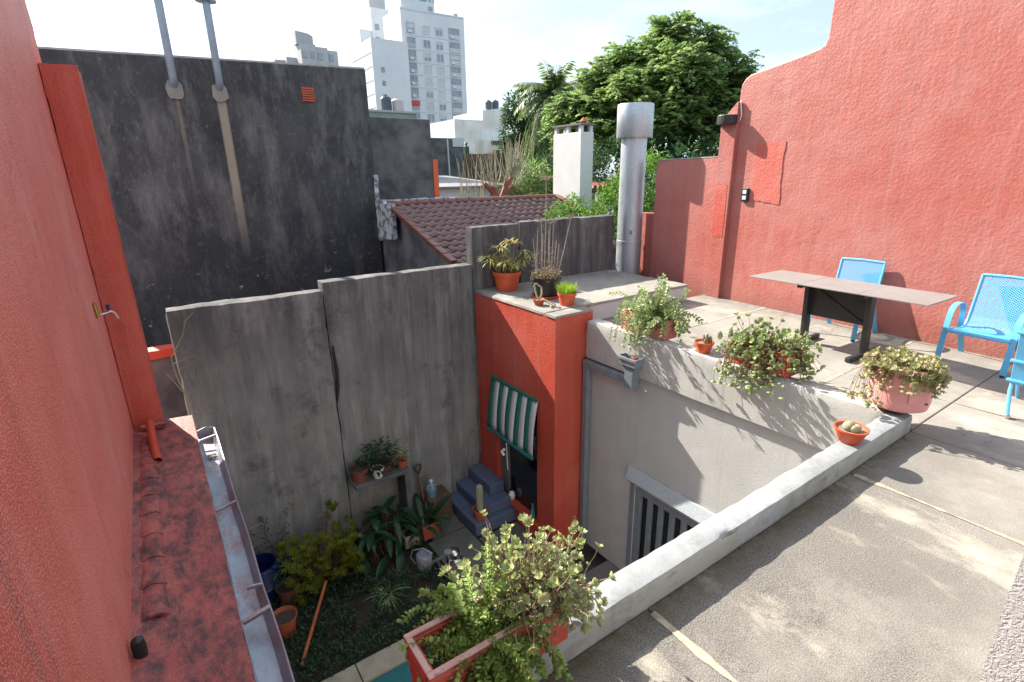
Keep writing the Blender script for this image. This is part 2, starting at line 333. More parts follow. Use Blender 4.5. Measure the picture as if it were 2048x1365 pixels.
M['cactus_green'] = simple('olive_cactus', (.26, .25, .13), (.18, .19, .10), 60, .6, .4, 120, world=False)
# ------------------------------------------------------------------ mesh helpers
ORG = {}
def tag(o, label=None, cat=None, group=None, kind=None):
    if label: o['label'] = label
    if cat: o['category'] = cat
    if group: o['group'] = group
    if kind: o['kind'] = kind
    return o
def thing(name, label, cat, loc=(0, 0, 0), group=None, rz=0):
    o = bpy.data.objects.new(name, None); COL.objects.link(o); o.location = loc; o.rotation_euler = (0, 0, rz)
    o.empty_display_size = .1
    ORG[o] = Vector((0, 0, 0)) if rz else Vector(loc)
    return tag(o, label, cat, group)
class MB:
    def __init__(s): s.v = []; s.f = []
    def add(s, vs, fs):
        k = len(s.v); s.v += [tuple(q) for q in vs]; s.f += [tuple(i + k for i in q) for q in fs]; return s
    def box(s, x0, x1, y0, y1, z0, z1):
        return s.add([(x0, y0, z0), (x1, y0, z0), (x1, y1, z0), (x0, y1, z0), (x0, y0, z1), (x1, y0, z1), (x1, y1, z1), (x0, y1, z1)],
                     [(0, 3, 2, 1), (4, 5, 6, 7), (0, 1, 5, 4), (1, 2, 6, 5), (2, 3, 7, 6), (3, 0, 4, 7)])
    def bar(s, a, b, w, h, up=(0, 0, 1)):
        a = Vector(a); b = Vector(b); d = (b - a).normalized(); u = Vector(up)
        r = d.cross(u); r = r.normalized() if r.length > 1e-5 else Vector((1, 0, 0)); u = r.cross(d)
        q = [r * x * w / 2 + u * y * h / 2 for x, y in ((-1, -1), (1, -1), (1, 1), (-1, 1))]
        return s.add([a + k for k in q] + [b + k for k in q], [(3, 2, 1, 0), (4, 5, 6, 7), (0, 1, 5, 4), (1, 2, 6, 5), (2, 3, 7, 6), (3, 0, 4, 7)])
    def tube(s, pts, rad, n=6, cap=True):
        pts = [Vector(p) for p in pts]
        if isinstance(rad, (int, float)): rad = [rad] * len(pts)
        k = len(s.v); prev = None
        for i, p in enumerate(pts):
            d = (pts[min(i + 1, len(pts) - 1)] - pts[max(i - 1, 0)]).normalized()
            if prev is None:
                prev = d.orthogonal().normalized()
            prev = (prev - d * prev.dot(d)); prev = prev.normalized() if prev.length > 1e-6 else d.orthogonal().normalized()
            w = d.cross(prev)
            for j in range(n):
                a = 2 * math.pi * j / n
                s.v.append(tuple(p + (prev * math.cos(a) + w * math.sin(a)) * rad[i]))
        for i in range(len(pts) - 1):
            for j in range(n):
                a = k + i * n + j; b = k + i * n + (j + 1) % n
                s.f.append((a, b, b + n, a + n))
        if cap:
            s.f.append(tuple(k + j for j in reversed(range(n)))); e = k + (len(pts) - 1) * n
            s.f.append(tuple(e + j for j in range(n)))
        return s
    def lathe(s, prof, c=(0, 0, 0), n=24, jit=0):
        k = len(s.v)
        for r, z in prof:
            for j in range(n):
                a = 2 * math.pi * j / n
                rr = r * (1 + jit * math.sin(3 * a + 1) * .5)
                s.v.append((c[0] + rr * math.cos(a), c[1] + rr * math.sin(a), c[2] + z))
        for i in range(len(prof) - 1):
            for j in range(n):
                a = k + i * n + j; b = k + i * n + (j + 1) % n
                s.f.append((a, b, b + n, a + n))
        if prof[0][0] > 1e-4: s.f.append(tuple(k + j for j in reversed(range(n))))
        if prof[-1][0] > 1e-4: s.f.append(tuple(k + (len(prof) - 1) * n + j for j in range(n)))
        return s
    def prism(s, poly, a, b, axis='z'):
        """extrude a 2D polygon between a and b along an axis"""
        def P(u, v, w): return {'z': (u, v, w), 'y': (u, w, v), 'x': (w, u, v)}[axis]
        n = len(poly)
        vs = [P(u, v, a) for u, v in poly] + [P(u, v, b) for u, v in poly]
        fs = [tuple(range(n))[::-1], tuple(range(n, 2 * n))] + [(i, (i + 1) % n, n + (i + 1) % n, n + i) for i in range(n)]
        return s.add(vs, fs)
    def leaf(s, p, d, nrm, L, W, curl=.0):
        """one pointed-oval leaf folded a little along its midrib"""
        p = Vector(p); d = Vector(d).normalized(); nrm = Vector(nrm)
        r = d.cross(nrm); r = r.normalized() if r.length > 1e-4 else d.orthogonal().normalized()
        u = r.cross(d)
        m = p + d * L * .5 + u * (-.10 * W); t = p + d * L + u * (-curl * L)
        return s.add([p, m + r * W / 2 + u * W * .22, t, m - r * W / 2 + u * W * .22, m], [(0, 4, 1), (1, 4, 2), (2, 4, 3), (3, 4, 0)])
    def oval(s, p, d, nrm, L, W, curl=.1):
        """blunt, spoon-shaped succulent leaf"""
        p = Vector(p); d = Vector(d).normalized(); r = d.cross(Vector(nrm)); r = r.normalized() if r.length > 1e-4 else d.orthogonal().normalized()
        u = r.cross(d); a = p + d * L * .42 + u * curl * L * .1; b = p + d * L * .80 + u * curl * L * .7; t = p + d * L + u * curl * L * 1.1
        return s.add([p + r * W * .12, p - r * W * .12, a + r * W * .40, a - r * W * .40, b + r * W * .44, b - r * W * .44, t + r * W * .14, t - r * W * .14, a - u * W * .10, b - u * W * .08],
                     [(1, 0, 2, 8, 3), (3, 8, 9, 5), (8, 2, 4, 9), (5, 9, 4, 6, 7)])
    def quadleaf(s, p, d, nrm, L, W):
        p = Vector(p); d = Vector(d).normalized(); r = d.cross(Vector(nrm))
        r = r.normalized() if r.length > 1e-4 else d.orthogonal().normalized()
        return s.add([p, p + d * L * .45 + r * W / 2, p + d * L, p + d * L * .45 - r * W / 2], [(0, 1, 2, 3)])
    def rosette(s, p, nrm, r, n=8, w=.5, cup=.35):
        p = Vector(p); nrm = Vector(nrm).normalized(); a = nrm.orthogonal().normalized(); b = nrm.cross(a)
        ph = random.random() * 6.28
        for ring, (k, rr, cc) in enumerate(((n, 1, cup), (max(3, n * 2 // 3), .62, cup + .55))):
            for i in range(k):
                t = ph + ring * .5 + 2 * math.pi * i / k
                d = (a * math.cos(t) + b * math.sin(t)) + nrm * cc
                s.oval(p + d * r * .08, d, nrm, r * rr * random.uniform(.85, 1.1), r * w * rr, .25)
        return s
    def build(s, name, mat, parent=None, loc=None, smooth=False, bevel=0, seg=2, mesh=None):
        org = ORG[parent] if parent is not None else Vector(loc if loc else (0, 0, 0))
        if mesh is None:
            mesh = bpy.data.meshes.new(name)
            mesh.from_pydata([(x - org.x, y - org.y, z - org.z) for x, y, z in s.v], [], s.f); mesh.update()
        o = bpy.data.objects.new(name, mesh); COL.objects.link(o)
        mesh.materials.clear(); mesh.materials.append(M[mat] if isinstance(mat, str) else mat)
        if smooth: mesh.polygons.foreach_set('use_smooth', [True] * len(mesh.polygons))
        if parent is not None: o.parent = parent; ORG[o] = org
        else: o.location = org; ORG[o] = org
        if bevel:
            m = o.modifiers.new('bevel', 'BEVEL'); m.width = bevel; m.segments = seg; m.limit_method = 'ANGLE'; m.angle_limit = R(40)
        if smooth and not bevel: auto_smooth(o)
        return o
def auto_smooth(o, ang=42):
    me = o.data
    bm = bmesh.new(); bm.from_mesh(me)
    for e in bm.edges:
        e.smooth = not (len(e.link_faces) == 2 and e.calc_face_angle(0) > R(ang))
    bm.to_mesh(me); bm.free()
def rough_box(x0, x1, y0, y1, z0, z1, step=.06, amp=.006, seed=0, keep_bottom=True, top_amp=None, maxn=160, round_=.012):
    """a masonry block with uneven, slightly rounded faces and edges"""
    top_amp = amp if top_amp is None else top_amp
    nx, ny, nz = [min(maxn, max(1, int(round(d / step)))) for d in (x1 - x0, y1 - y0, z1 - z0)]
    bm = bmesh.new(); bmesh.ops.create_cube(bm, size=1)
    mb = MB(); idx = {}
    def vid(i, j, k):
        if (i, j, k) in idx: return idx[(i, j, k)]
        p = Vector((x0 + (x1 - x0) * i / nx, y0 + (y1 - y0) * j / ny, z0 + (z1 - z0) * k / nz))
        q = p * 3.1 + Vector((seed * 7.3, seed * 3.1, seed))
        d = mnoise.noise_vector(q) + .6 * mnoise.noise_vector(q * 3.3)
        a = amp
        e = (i in (0, nx)) + (j in (0, ny)) + (k == nz)
        off = d * a
        if k == nz: off.z = d.z * top_amp
        if e >= 2:
            cx = Vector(((i == 0) - (i == nx), (j == 0) - (j == ny), -(k == nz)))
            off += cx * (round_ * (.4 + abs(d.x)))
        if k == 0 and keep_bottom: off = Vector((off.x, off.y, 0))
        mb.v.append(tuple(p + off)); idx[(i, j, k)] = len(mb.v) - 1; return idx[(i, j, k)]
    for k, flip in ((0, True), (nz, False)):
        for i in range(nx):
            for j in range(ny):
                f = (vid(i, j, k), vid(i + 1, j, k), vid(i + 1, j + 1, k), vid(i, j + 1, k)); mb.f.append(f[::-1] if flip else f)
    for j, flip in ((0, False), (ny, True)):
        for i in range(nx):
            for k in range(nz):
                f = (vid(i, j, k), vid(i + 1, j, k), vid(i + 1, j, k + 1), vid(i, j, k + 1)); mb.f.append(f[::-1] if flip else f)
    for i, flip in ((0, True), (nx, False)):
        for j in range(ny):
            for k in range(nz):
                f = (vid(i, j, k), vid(i, j + 1, k), vid(i, j + 1, k + 1), vid(i, j, k + 1)); mb.f.append(f[::-1] if flip else f)
    bm.free()
    return mb
def rnd(a, b): return random.uniform(a, b)
def rdir():
    while True:
        v = Vector((rnd(-1, 1), rnd(-1, 1), rnd(-1, 1)))
        if .05 < v.length < 1: return v.normalized()

# ------------------------------------------------------------------ setting: grounds and terrace
g = MB().add([(-400, -60, -3.6), (700, -60, -3.6), (700, 900, -3.6), (-400, 900, -3.6)], [(0, 1, 2, 3)])
M['city_ground'] = simple('city_ground', (.10, .10, .09), (.16, .155, .14), .2, .95)
tag(g.build('ground', 'city_ground'), kind='structure')

tf = bpy.data.objects.new('terrace_floor', None); COL.objects.link(tf); ORG[tf] = Vector((0, 0, 0)); tag(tf, kind='structure')
J = .004
def slab(x0, x1, y0, y1):
    MB().box(x0 + J, x1 - J, y0 + J, y1 - J, -.09, 0).build('floor_slab', 'terrace', tf, bevel=.008)
xs = [.02, 1.56, 3.5, 4.47]
for a, b in zip(xs, xs[1:]): slab(a, b, -1.2, 1.235)
for a, b in ((4.53, 5.35), (5.35, 7.5)):
    for c, d in ((2.1, 4.0), (4.0, 5.09)): slab(a, b, c, d)
for a, b in ((4.47, 5.35), (5.35, 7.3)):
    slab(a, b, -1.2, 1.235 if a < 5 else 1.235)
    slab(a if a > 5 else 4.53, b, 1.235, 2.1)
M['joint'] = simple('yellowed_joint_filler', (.50, .44, .33), (.24, .21, .17), 14, .9, .5, 90)
M['joint_grey'] = simple('dusty_joint_filler', (.30, .27, .22), (.22, .20, .17), 20, .9, .4, 90)
def joint(a, b, w, mat='joint', seed=1):
    a = Vector(a); b = Vector(b); n = 80; mb = MB(); d = (b - a); r = Vector((-d.y, d.x)).normalized()
    vs = []
    for i in range(n + 1):
        p = a + d * i / n; k = w * max(.12, .75 + .75 * mnoise.noise(Vector((p.x * 4, p.y * 4, seed))) + .5 * mnoise.noise(Vector((p.x * 19, p.y * 19, seed))))
        o = .006 * mnoise.noise(Vector((p.x * 3, p.y * 3, seed + 5)))
        vs += [(p.x - r.x * (k / 2 + o), p.y - r.y * (k / 2 + o), .0025), (p.x + r.x * (k / 2 - o), p.y + r.y * (k / 2 - o), .0035)]
    mb.add(vs, [(2 * i, 2 * i + 1, 2 * i + 3, 2 * i + 2)[::-1] for i in range(n)])
    mb.build('joint_filler', mat, tf)
joint((1.56, -1.1), (1.56, 1.2), .040); joint((3.5, -1.1), (3.5, 1.2), .038, 'joint', 4)
joint((5.85, 4.0), (7.2, 4.0), .045, 'joint', 2); joint((4.56, 2.1), (7.1, 2.1), .036, 'joint', 3)
joint((5.35, -1), (5.35, 1.9), .03, 'joint_grey', 6)
MB().box(.02, 7.2, -1.2, 1.23, -.16, -.014).box(4.535, 7.2, 1.231, 5.08, -.16, -.014).build('screed', 'joint_grey', tf)

# terrace building under our feet (only its edge shows)
bt = thing('terrace_block', 'white low parapet and wall edge of the terrace block above the courtyard', 'parapet', (2.2, 1.3, -3.2))
rough_box(.02, 4.50, 1.235, 1.375, -.30, .14, .035, .0028, 3, True, .0025, 160, .010).build('parapet', 'parapet', bt, smooth=True)
MB().box(.02, 4.39, .9, 1.355, -3.2, -.302).build('wall', 'cream', bt)

# white stucco wall at the right edge of the picture
nw = rough_box(1.55, 1.95, -1.4, .165, 0, 2.9, .12, .004, 9, True, .004, 60, .006)
tag(nw.build('stucco_wall', 'white_stucco', None, (1.7, -.6, 0), True), 'rough white stucco wall corner at the right edge beside the terrace floor', 'wall')

# annex under the far terrace: wall, edge beam, door with canopy
an = thing('annex_building', 'cream rendered annex carrying the far terrace behind a grey edge beam', 'building', (4.6, 3, -3.2))
D0, D1, DZ = 2.78, 3.80, -1.80          # door opening (Y range, head)
w = MB().box(4.40, 4.60, 1.36, D0, -3.2, -.352).box(4.40, 4.60, D1, 4.94, -3.2, -.352).box(4.40, 4.60, D0, D1, DZ, -.352)
w.build('wall', 'cream', an)
rough_box(4.345, 4.53, 1.377, 4.722, -.35, .14, .05, .003, 5, False, .003).build('edge_beam', 'beam', an, smooth=True)
MB().box(4.62, 7.15, 1.4, 4.94, -3.2, -.17).build('core', 'concrete_grey', an)
dr = MB().box(4.47, 4.52, D0, D1, -3.2, DZ).build('door_pane', 'glass_dark', an)
tag(dr, 'dark glass behind the barred door')
for i in range(8):
    y = D1 - .06 - i * .165
    MB().box(4.415, 4.465, y - .035 if i else y - .03, y + .06 if i == 0 else y + .03, -3.2, DZ - .005).build('door_bar', 'grey_paint', an, bevel=.006)
MB().box(4.41, 4.466, D0, D1, DZ - .10, DZ - .001).build('door_head', 'grey_paint', an, bevel=.004)
MB().box(4.392, 4.42, D1 + .002, D1 + .07, -3.2, DZ + .03).build('door_jamb', 'grey_paint', an)
cz = -1.56
M['canopy'] = simple('speckled_grey_canopy', (.26, .30, .35), (.46, .50, .54), 90, .6, .3, 120)
MB().prism([(4.398, cz), (4.398, cz - .17), (4.335, cz - .175), (4.32, cz - .155), (4.37, cz)], 2.55, 3.90, 'y').build('door_canopy', 'canopy', an, bevel=.004)

# drain hopper and pipe on the annex
dp = thing('drainpipe', 'grey square drainpipe with open hopper under the far parapet', 'drainpipe', (4.33, 3.86, -.45))
hop = MB()
hx0, hx1, hy0, hy1 = 4.20, 4.345, 3.74, 4.00
def ring(x0, x1, y0, y1, z0, z1, t):
    return MB().box(x0, x1, y0, y0 + t, z0, z1).box(x0, x1, y1 - t, y1, z0, z1).box(x0, x0 + t, y0 + t, y1 - t, z0, z1).box(x1 - t, x1, y0 + t, y1 - t, z0, z1)
ring(hx0 - .01, hx1, hy0 - .012, hy1 + .012, -.13, -.095, .022).build('hopper_rim', 'grey_paint', dp, bevel=.004)
ring(hx0 + .01, hx1, hy0 + .008, hy1 - .008, -.20, -.1302, .016).build('hopper_box', 'grey_paint', dp, bevel=.003)
MB().prism([(hy0 + .02, -.2002), (hy1 - .02, -.2002), (3.92, -.30), (3.92, -.47), (3.80, -.47), (3.80, -.30)], 4.235, 4.343, 'x').build('hopper_neck', 'grey_paint', dp, bevel=.005)
MB().box(4.29, 4.385, 3.922, 4.70, -.47, -.375).build('pipe_run', 'grey_paint', dp, bevel=.008)
MB().box(4.30, 4.385, 4.615, 4.70, -3.2, -.4702).build('pipe_drop', 'grey_paint', dp, bevel=.008)
MB().box(4.26, 4.30, 3.80, 3.86, -.112, -.098).build('terracotta_shard', 'terracotta', dp)

# ------------------------------------------------------------------ red stair tower with window
TX, TY0, TY1, TZ = 3.86, 4.724, 6.66, .235
tw = thing('stair_tower', 'red stucco stair tower with concrete top standing in the courtyard corner', 'tower', (4.2, 5.6, -3.2))
WY0, WY1, WZ0, WZ1 = 5.10, 6.14, -2.93, -1.02
body = MB().box(TX, TX + .16, TY0, WY0, -3.2, TZ).box(TX, TX + .16, WY1, TY1 - .03, -3.2, TZ).box(TX, TX + .16, WY0, WY1, -3.2, WZ0).box(TX, TX + .16, WY0, WY1, WZ1, TZ)
body.box(TX + .16, 4.47, TY0, TY0 + .2, -3.2, TZ).box(4.47, 4.60, TY0 + .216, TY1 - .03, -3.2, TZ)
bo = body.build('wall', 'red_shaded', tw)
rough_box(TX - .012, 6.65, TY0 + .215, TY1 - .005, TZ + .001, .272, .07, .004, 11, False, .004, 60).build('roof_slab', 'concrete_top', tw, smooth=True)
rough_box(TX - .012, 4.478, TY0 - .01, TY0 + .212, TZ + .001, .270, .05, .004, 12, False, .004, 60).build('roof_edge', 'concrete_top', tw, smooth=True)
MB().box(4.61, 6.64, 4.945, 6.62, -.0, TZ).build('stairhead_side', 'white_plaster', tw, bevel=.02)
MB().box(TX + .10, TX + .13, WY0, WY1, WZ0, WZ1).build('window_pane', 'glass_dark', tw)
for y0, y1 in ((WY0, WY0 + .05), (WY1 - .22, WY1)):
    MB().box(TX + .07, TX + .10, y0, y1, WZ0, WZ1).build('window_frame', 'white_pot' if y1 == WY1 and False else 'concrete_grey', tw)
MB().box(TX - .03, TX + .10, WY0, WY1 + .03, WZ0 - .035, WZ0 + .012)  .build('window_sill', 'red_shaded', tw, bevel=.006)
# striped awning
aw = thing('striped_awning', 'green and white striped drop awning over the tower window', 'awning', (3.8, 5.6, -1.8))
ns = 10; ay0, ay1 = 5.06, 6.20
M['awn_green'] = simple('green_canvas', (.015, .13, .085), (.02, .16, .10), 20, .75)
M['awn_white'] = simple('white_canvas', (.62, .63, .66), (.56, .57, .60), 20, .75)
def aw_pt(y, t):
    x = 3.845 - .10 * t - .02 * math.sin(t * 3.1) - .012 * math.sin(y * 9 + t * 2) * t
    return (x, y, -.97 - (.80 + .02 * math.sin(y * 5)) * t)
for i in range(ns):
    ya, yb = ay0 + (ay1 - ay0) * i / ns, ay0 + (ay1 - ay0) * (i + 1) / ns
    mb = MB(); n = 8
    vs = []
    for k in range(n + 1):
        for y in (ya, (ya + yb) / 2, yb):
            vs.append(aw_pt(y, k / n))
    mb.add(vs, [(3 * k + j, 3 * k + j + 1, 3 * k + j + 4, 3 * k + j + 3) for k in range(n) for j in (0, 1)])
    o = mb.build('stripe', 'awn_white' if i % 2 == 0 else 'awn_green', aw, smooth=True)
    sm = o.modifiers.new('thick', 'SOLIDIFY'); sm.thickness = .004
MB().tube([(3.735, ay0 - .02, -1.79), (3.735, ay1 + .0, -1.78)], .024, 10).build('bottom_bar', M['teal'], aw, smooth=True)
MB().tube([(3.70, 5.62, -1.80), (3.71, 5.63, -2.0), (3.70, 5.60, -2.22)], .006, 5).build('cord', 'white_pot', aw)
MB().tube([(3.70, 5.68, -1.92), (3.68, 5.72, -1.97), (3.70, 5.69, -2.02)], .022, 6).build('cord_knot', 'white_pot', aw)
MB().box(3.82, 3.858, ay0, ay1 + .02, -.985, -.95).build('head_rail', 'awn_green', aw)
# things on the inner window sill
st = MB().lathe([(.03, 0), (.05, .03), (.055, .08), (.04, .13), (.015, .15)], (3.90, 5.80, WZ0 + .013), 14)
tag(st.build('sill_jar', 'white_pot', None, (3.93, 5.78, WZ0), True), 'pale round jar behind the lower left of the tower window', 'jar')
b2 = MB().lathe([(.035, 0), (.038, .14), (.016, .19), (.016, .26)], (3.87, 5.22, WZ0 + .013), 10)
M['glass_teal'] = simple('teal_bottle_glass', (.05, .20, .20), rough=.1)
tag(b2.build('sill_bottle', 'glass_teal', None, (3.87, 5.22, WZ0), True), 'small teal bottle on the tower window sill', 'bottle')
# ------------------------------------------------------------------ party wall
pw = thing('party_wall', 'streaked grey party wall with stepped top behind the courtyard', 'wall', (3.5, 6.7, -3.2))
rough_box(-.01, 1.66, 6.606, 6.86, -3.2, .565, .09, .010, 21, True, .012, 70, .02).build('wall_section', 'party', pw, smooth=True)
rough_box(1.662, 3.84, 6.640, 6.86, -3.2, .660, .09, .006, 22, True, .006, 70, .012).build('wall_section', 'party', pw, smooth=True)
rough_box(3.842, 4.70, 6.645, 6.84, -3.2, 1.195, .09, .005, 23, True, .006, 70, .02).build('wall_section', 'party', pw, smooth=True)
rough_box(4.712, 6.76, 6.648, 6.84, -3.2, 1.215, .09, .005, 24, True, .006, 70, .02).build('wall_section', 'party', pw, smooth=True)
yw = thing('yard_wall', 'low grey wall with orange red coping seen beside the red pilaster', 'wall', (-.5, 8.3, -3.2))
MB().box(-3.0, .6, 8.22, 8.42, -3.2, -.386).build('wall', 'dark_wall', yw)
rough_box(-3.0, .6, 8.19, 8.45, -.385, -.265, .1, .006, 25, False).build('coping', 'orange_red', yw, smooth=True)
MB().tube([(1.70, 6.625, -.18), (1.705, 6.60, -.5), (1.69, 6.60, -.75), (1.66, 6.605, -.95)], [.012, .02, .022, .01], 6).build('cable_stub', 'plastic_black', pw, smooth=True)
# ------------------------------------------------------------------ left red building
lb = thing('left_building', 'tall red stucco wall with pilaster and worn ledge at the left edge', 'building', (-.5, 3, -3.2))
MB().prism([(-2.5, -3.2), (6.62, -3.2), (6.62, 3.02), (6.60, 3.12), (6.66, 3.2), (6.58, 3.35), (6.60, 3.58), (6.40, 3.62), (-2.5, 3.62)], -1.6, -.50, 'x').build('wall', 'red', lb)
rough_box(-.498, -.235, 6.20, 6.60, -.58, 2.86, .08, .004, 31, False, .004, 60, .008).build('pilaster', 'red_shaded', lb, smooth=True)  # pilaster wears the deeper red copy, its shaded look painted in
led = MB(); ny = 120; y0, y1 = -.6, 6.42
prof = [(-.50, -.53), (-.40, -.555), (-.34, -.57), (-.22, -.582), (-.10, -.59), (.025, -.60), (.022, -.665), (-.05, -.70)]
for i in range(ny + 1):
    y = y0 + (y1 - y0) * i / ny
    for k, (x, z) in enumerate(prof):
        q = Vector((x * 6, y * 2.2, 3)); e = mnoise.noise(q) * .008 + mnoise.noise(q * 3) * .004
        led.v.append((x + (mnoise.noise(Vector((y * 9, k, 1))) * .006 if k == 5 else 0), y, z + (e if k < 6 else 0)))
npf = len(prof)
led.f += [(i * npf + k, (i + 1) * npf + k, (i + 1) * npf + k + 1, i * npf + k + 1)[::-1] for i in range(ny) for k in range(npf - 1)]
led.f.append(tuple(ny * npf + k for k in range(npf))[::1])
led.build('ledge', 'red_ledge', lb, smooth=True)
MB().box(-.498, -.02, -.6, 6.40, -3.2, -.701).build('lower_wall', 'cream', lb)
def barrel_tile(y, L, seed):
    mb = MB(); n = 7; vs = []
    for e, yy in ((0, y), (1, y + L)):
        for i in range(n + 1):
            a = math.pi * i / n
            r = .062 - .006 * e
            vs.append((-.40 + r * 1.35 * math.cos(a), yy + .006 * math.sin(i * 2 + seed), -.572 + (r + .010 * (1 - e)) * .62 * math.sin(a)))
    for e, yy in ((0, y), (1, y + L)):
        for i in range(n + 1):
            a = math.pi * i / n; r = .048
            vs.append((-.40 + r * 1.25 * math.cos(a), yy, -.574 + r * .62 * math.sin(a)))
    m = n + 1
    fs = [(i, i + 1, m + i + 1, m + i)[::-1] for i in range(n)] + [(2 * m + i, 2 * m + i + 1, 3 * m + i + 1, 3 * m + i) for i in range(n)] + [(i, i + 1, 2 * m + i + 1, 2 * m + i) for i in range(n)]
    return mb.add(vs, fs)
for i in range(9):
    o = barrel_tile(3.22 + i * .30, .315, i).build('cover_tile', 'red_ledge', lb, smooth=True)
    o.rotation_euler = (0, 0, 0)
pp = MB().tube([(-.318, 5.36, -.555), (-.335, 5.70, -.50), (-.345, 6.02, -.42)], .036, 12, False)
pp.tube([(-.345, 6.02, -.42), (-.335, 5.70, -.50), (-.318, 5.36, -.555)], .030, 12, False)
pp.build('orange_pipe', 'orange_red', lb, smooth=True)
MB().lathe([(.031, -.10), (.035, -.02), (.03, .02), (.012, .035)], (-.455, 2.95, -.46), 14).build('vent_stub', 'plastic_black', lb, smooth=True)
MB().tube([(-.44, 6.14, -.50), (-.27, 6.17, -.52), (-.222, 6.20, -.54)], .028, 6).build('mortar_fillet', 'red_ledge', lb, smooth=True)
# gutter
gt = thing('rain_gutter', 'galvanised box rain gutter along the edge of the red ledge', 'gutter', (.1, 3, -.65))
def gut(y0, y1):
    mb = MB(); n = 90
    pr = [(.030, -.612), (.034, -.70), (.150, -.712), (.188, -.60), (.197, -.597), (.197, -.607), (.191, -.611), (.156, -.718), (.030, -.708), (.026, -.612)]
    m = len(pr)
    for i in range(n + 1):
        y = y0 + (y1 - y0) * i / n; o = .006 * mnoise.noise(Vector((y * 1.7, 0, 4)))
        for x, z in pr: mb.v.append((x + o, y, z + o * .5))
    mb.f += [(i * m + k, (i + 1) * m + k, (i + 1) * m + (k + 1) % m, i * m + (k + 1) % m) for i in range(n) for k in range(m)]
    return mb
gut(-.6, 5.93).build('trough', 'gutter', gt, smooth=True)
MB().prism([(.030, -.60), (.036, -.706), (.152, -.715), (.192, -.598), (.11, -.575)], 5.931, 5.938, 'y').build('end_plate', 'gutter', gt)
for y, a in ((5.72, .0), (4.30, .01), (3.22, -.03), (2.96, .0), (1.7, 0)):
    MB().bar((.034 if y != 3.22 else .10, y - a - .01, -.618), (.190, y + a + .015, -.606), .020 if y != 2.96 else .030, .022).build('bracket', 'gutter', gt, bevel=.003)
for y in (5.40, 5.45): MB().box(.075, .15, y, y + .03, -.70, -.675).build('debris', 'concrete_top', gt, bevel=.01)
# tap on the wall beside the pilaster
tp = thing('garden_tap', 'small metal tap with blue handle on the red wall beside the pilaster', 'tap', (-.48, 5.55, .85))
M['brass'] = simple('worn_brass', (.42, .30, .10), (.28, .18, .07), 40, .4, metal=.8)
M['chrome'] = simple('dull_chrome', (.62, .58, .53), (.5, .46, .42), 40, .3, metal=.9)
MB().tube([(-.49, 5.52, .93), (-.485, 5.55, .80)], .016, 8).build('riser', 'brass', tp, smooth=True)
MB().tube([(-.485, 5.55, .81), (-.45, 5.62, .81), (-.40, 5.66, .815), (-.375, 5.66, .80), (-.36, 5.66, .745)], [.011, .012, .016, .013, .012], 8).build('body', 'chrome', tp, smooth=True)
MB().box(-.425, -.395, 5.63, 5.67, .835, .885).build('handle', 'blue_plastic', tp, bevel=.008)
# ------------------------------------------------------------------ right red wall (turned 3.4 degrees)
rz = -math.atan(.06)
rw = thing('garden_wall', 'tall sunlit red stucco wall with curved stepped top behind the table', 'wall', (7.03, 1.31, 0), None, rz)
pts = [(-5, -3.2), (3.50, -3.2), (3.50, 2.95), (3.49, 3.05), (3.44, 3.12), (3.36, 3.165), (3.2, 3.19), (2.9, 3.235), (2.6, 3.28), (2.44, 3.315), (2.38, 3.35), (2.355, 3.42), (2.35, 5.6), (-5, 5.6)]
MB().prism(pts, 0, .3, 'x').build('wall', 'red_right', rw, bevel=.02)
pi = MB().prism([(3.46, -.1), (3.72, -.1), (3.72, 2.60), (3.47, 2.83), (3.46, 2.83)], -.065, .20, 'x'); pi.build('pilaster', 'red_right', rw, bevel=.012)
MB().prism([(3.722, -1.5), (5.05, -1.5), (5.05, 2.06), (5.02, 2.09), (3.722, 2.10)], .05, .22, 'x').build('low_wall', 'red_right', rw, bevel=.012)
M['coping_grey'] = simple('grey_cement_coping', (.40, .39, .37), (.30, .29, .28), 8, .85)
MB().prism([(3.722, 2.102), (5.04, 2.092), (5.04, 2.11), (3.722, 2.12)], .045, .225, 'x').build('wall_coping', 'coping_grey', rw)
MB().box(.14, .32, 5.052, 5.5, -1.5, 1.20).build('wall_return', 'red_right', rw)
# repainted plaster patch
pm = MB(); ring_ = []
for (ya, za), (yb, zb) in zip([(2.70, 1.46), (3.13, 1.50), (3.16, 2.24), (2.72, 2.27)], [(3.13, 1.50), (3.16, 2.24), (2.72, 2.27), (2.70, 1.46)]):
    for i in range(9):
        t = i / 9; ring_.append((ya + (yb - ya) * t + rnd(-.012, .012), za + (zb - za) * t + rnd(-.012, .012)))
pm.prism(ring_, -.008, .0, 'x').build('plaster_patch', 'red_patch', rw)
pm = MB(); ring_ = []
for (ya, za), (yb, zb) in zip([(3.50, .95), (3.70, .95), (3.71, 1.72), (3.51, 1.72)], [(3.70, .95), (3.71, 1.72), (3.51, 1.72), (3.50, .95)]):
    for i in range(9):
        t = i / 9; ring_.append((ya + (yb - ya) * t + rnd(-.006, .006), za + (zb - za) * t + rnd(-.02, .02)))
pm.prism(ring_, -.0685, -.0655, 'x').build('plaster_patch', 'red_patch', rw)
def rwp(y, z, off=0):   # world point on the right wall
    v = Matrix.Rotation(rz, 3, 'Z') @ Vector((off, y, z)); return (7.03 + v.x, 1.31 + v.y, v.z)
sk = thing('power_socket', 'small dark outdoor socket box with two pale outlets on the red wall', 'socket', rwp(3.22, 1.57, -.02), None, rz)
MB().box(-.02, .018, -.055, .055, -.095, .095).build('box', 'plastic_black', sk, bevel=.01)
for z in (-.04, .04): MB().box(-.026, -.0202, -.03, .03, z - .026, z + .026).build('outlet', 'white_pot', sk, bevel=.003)
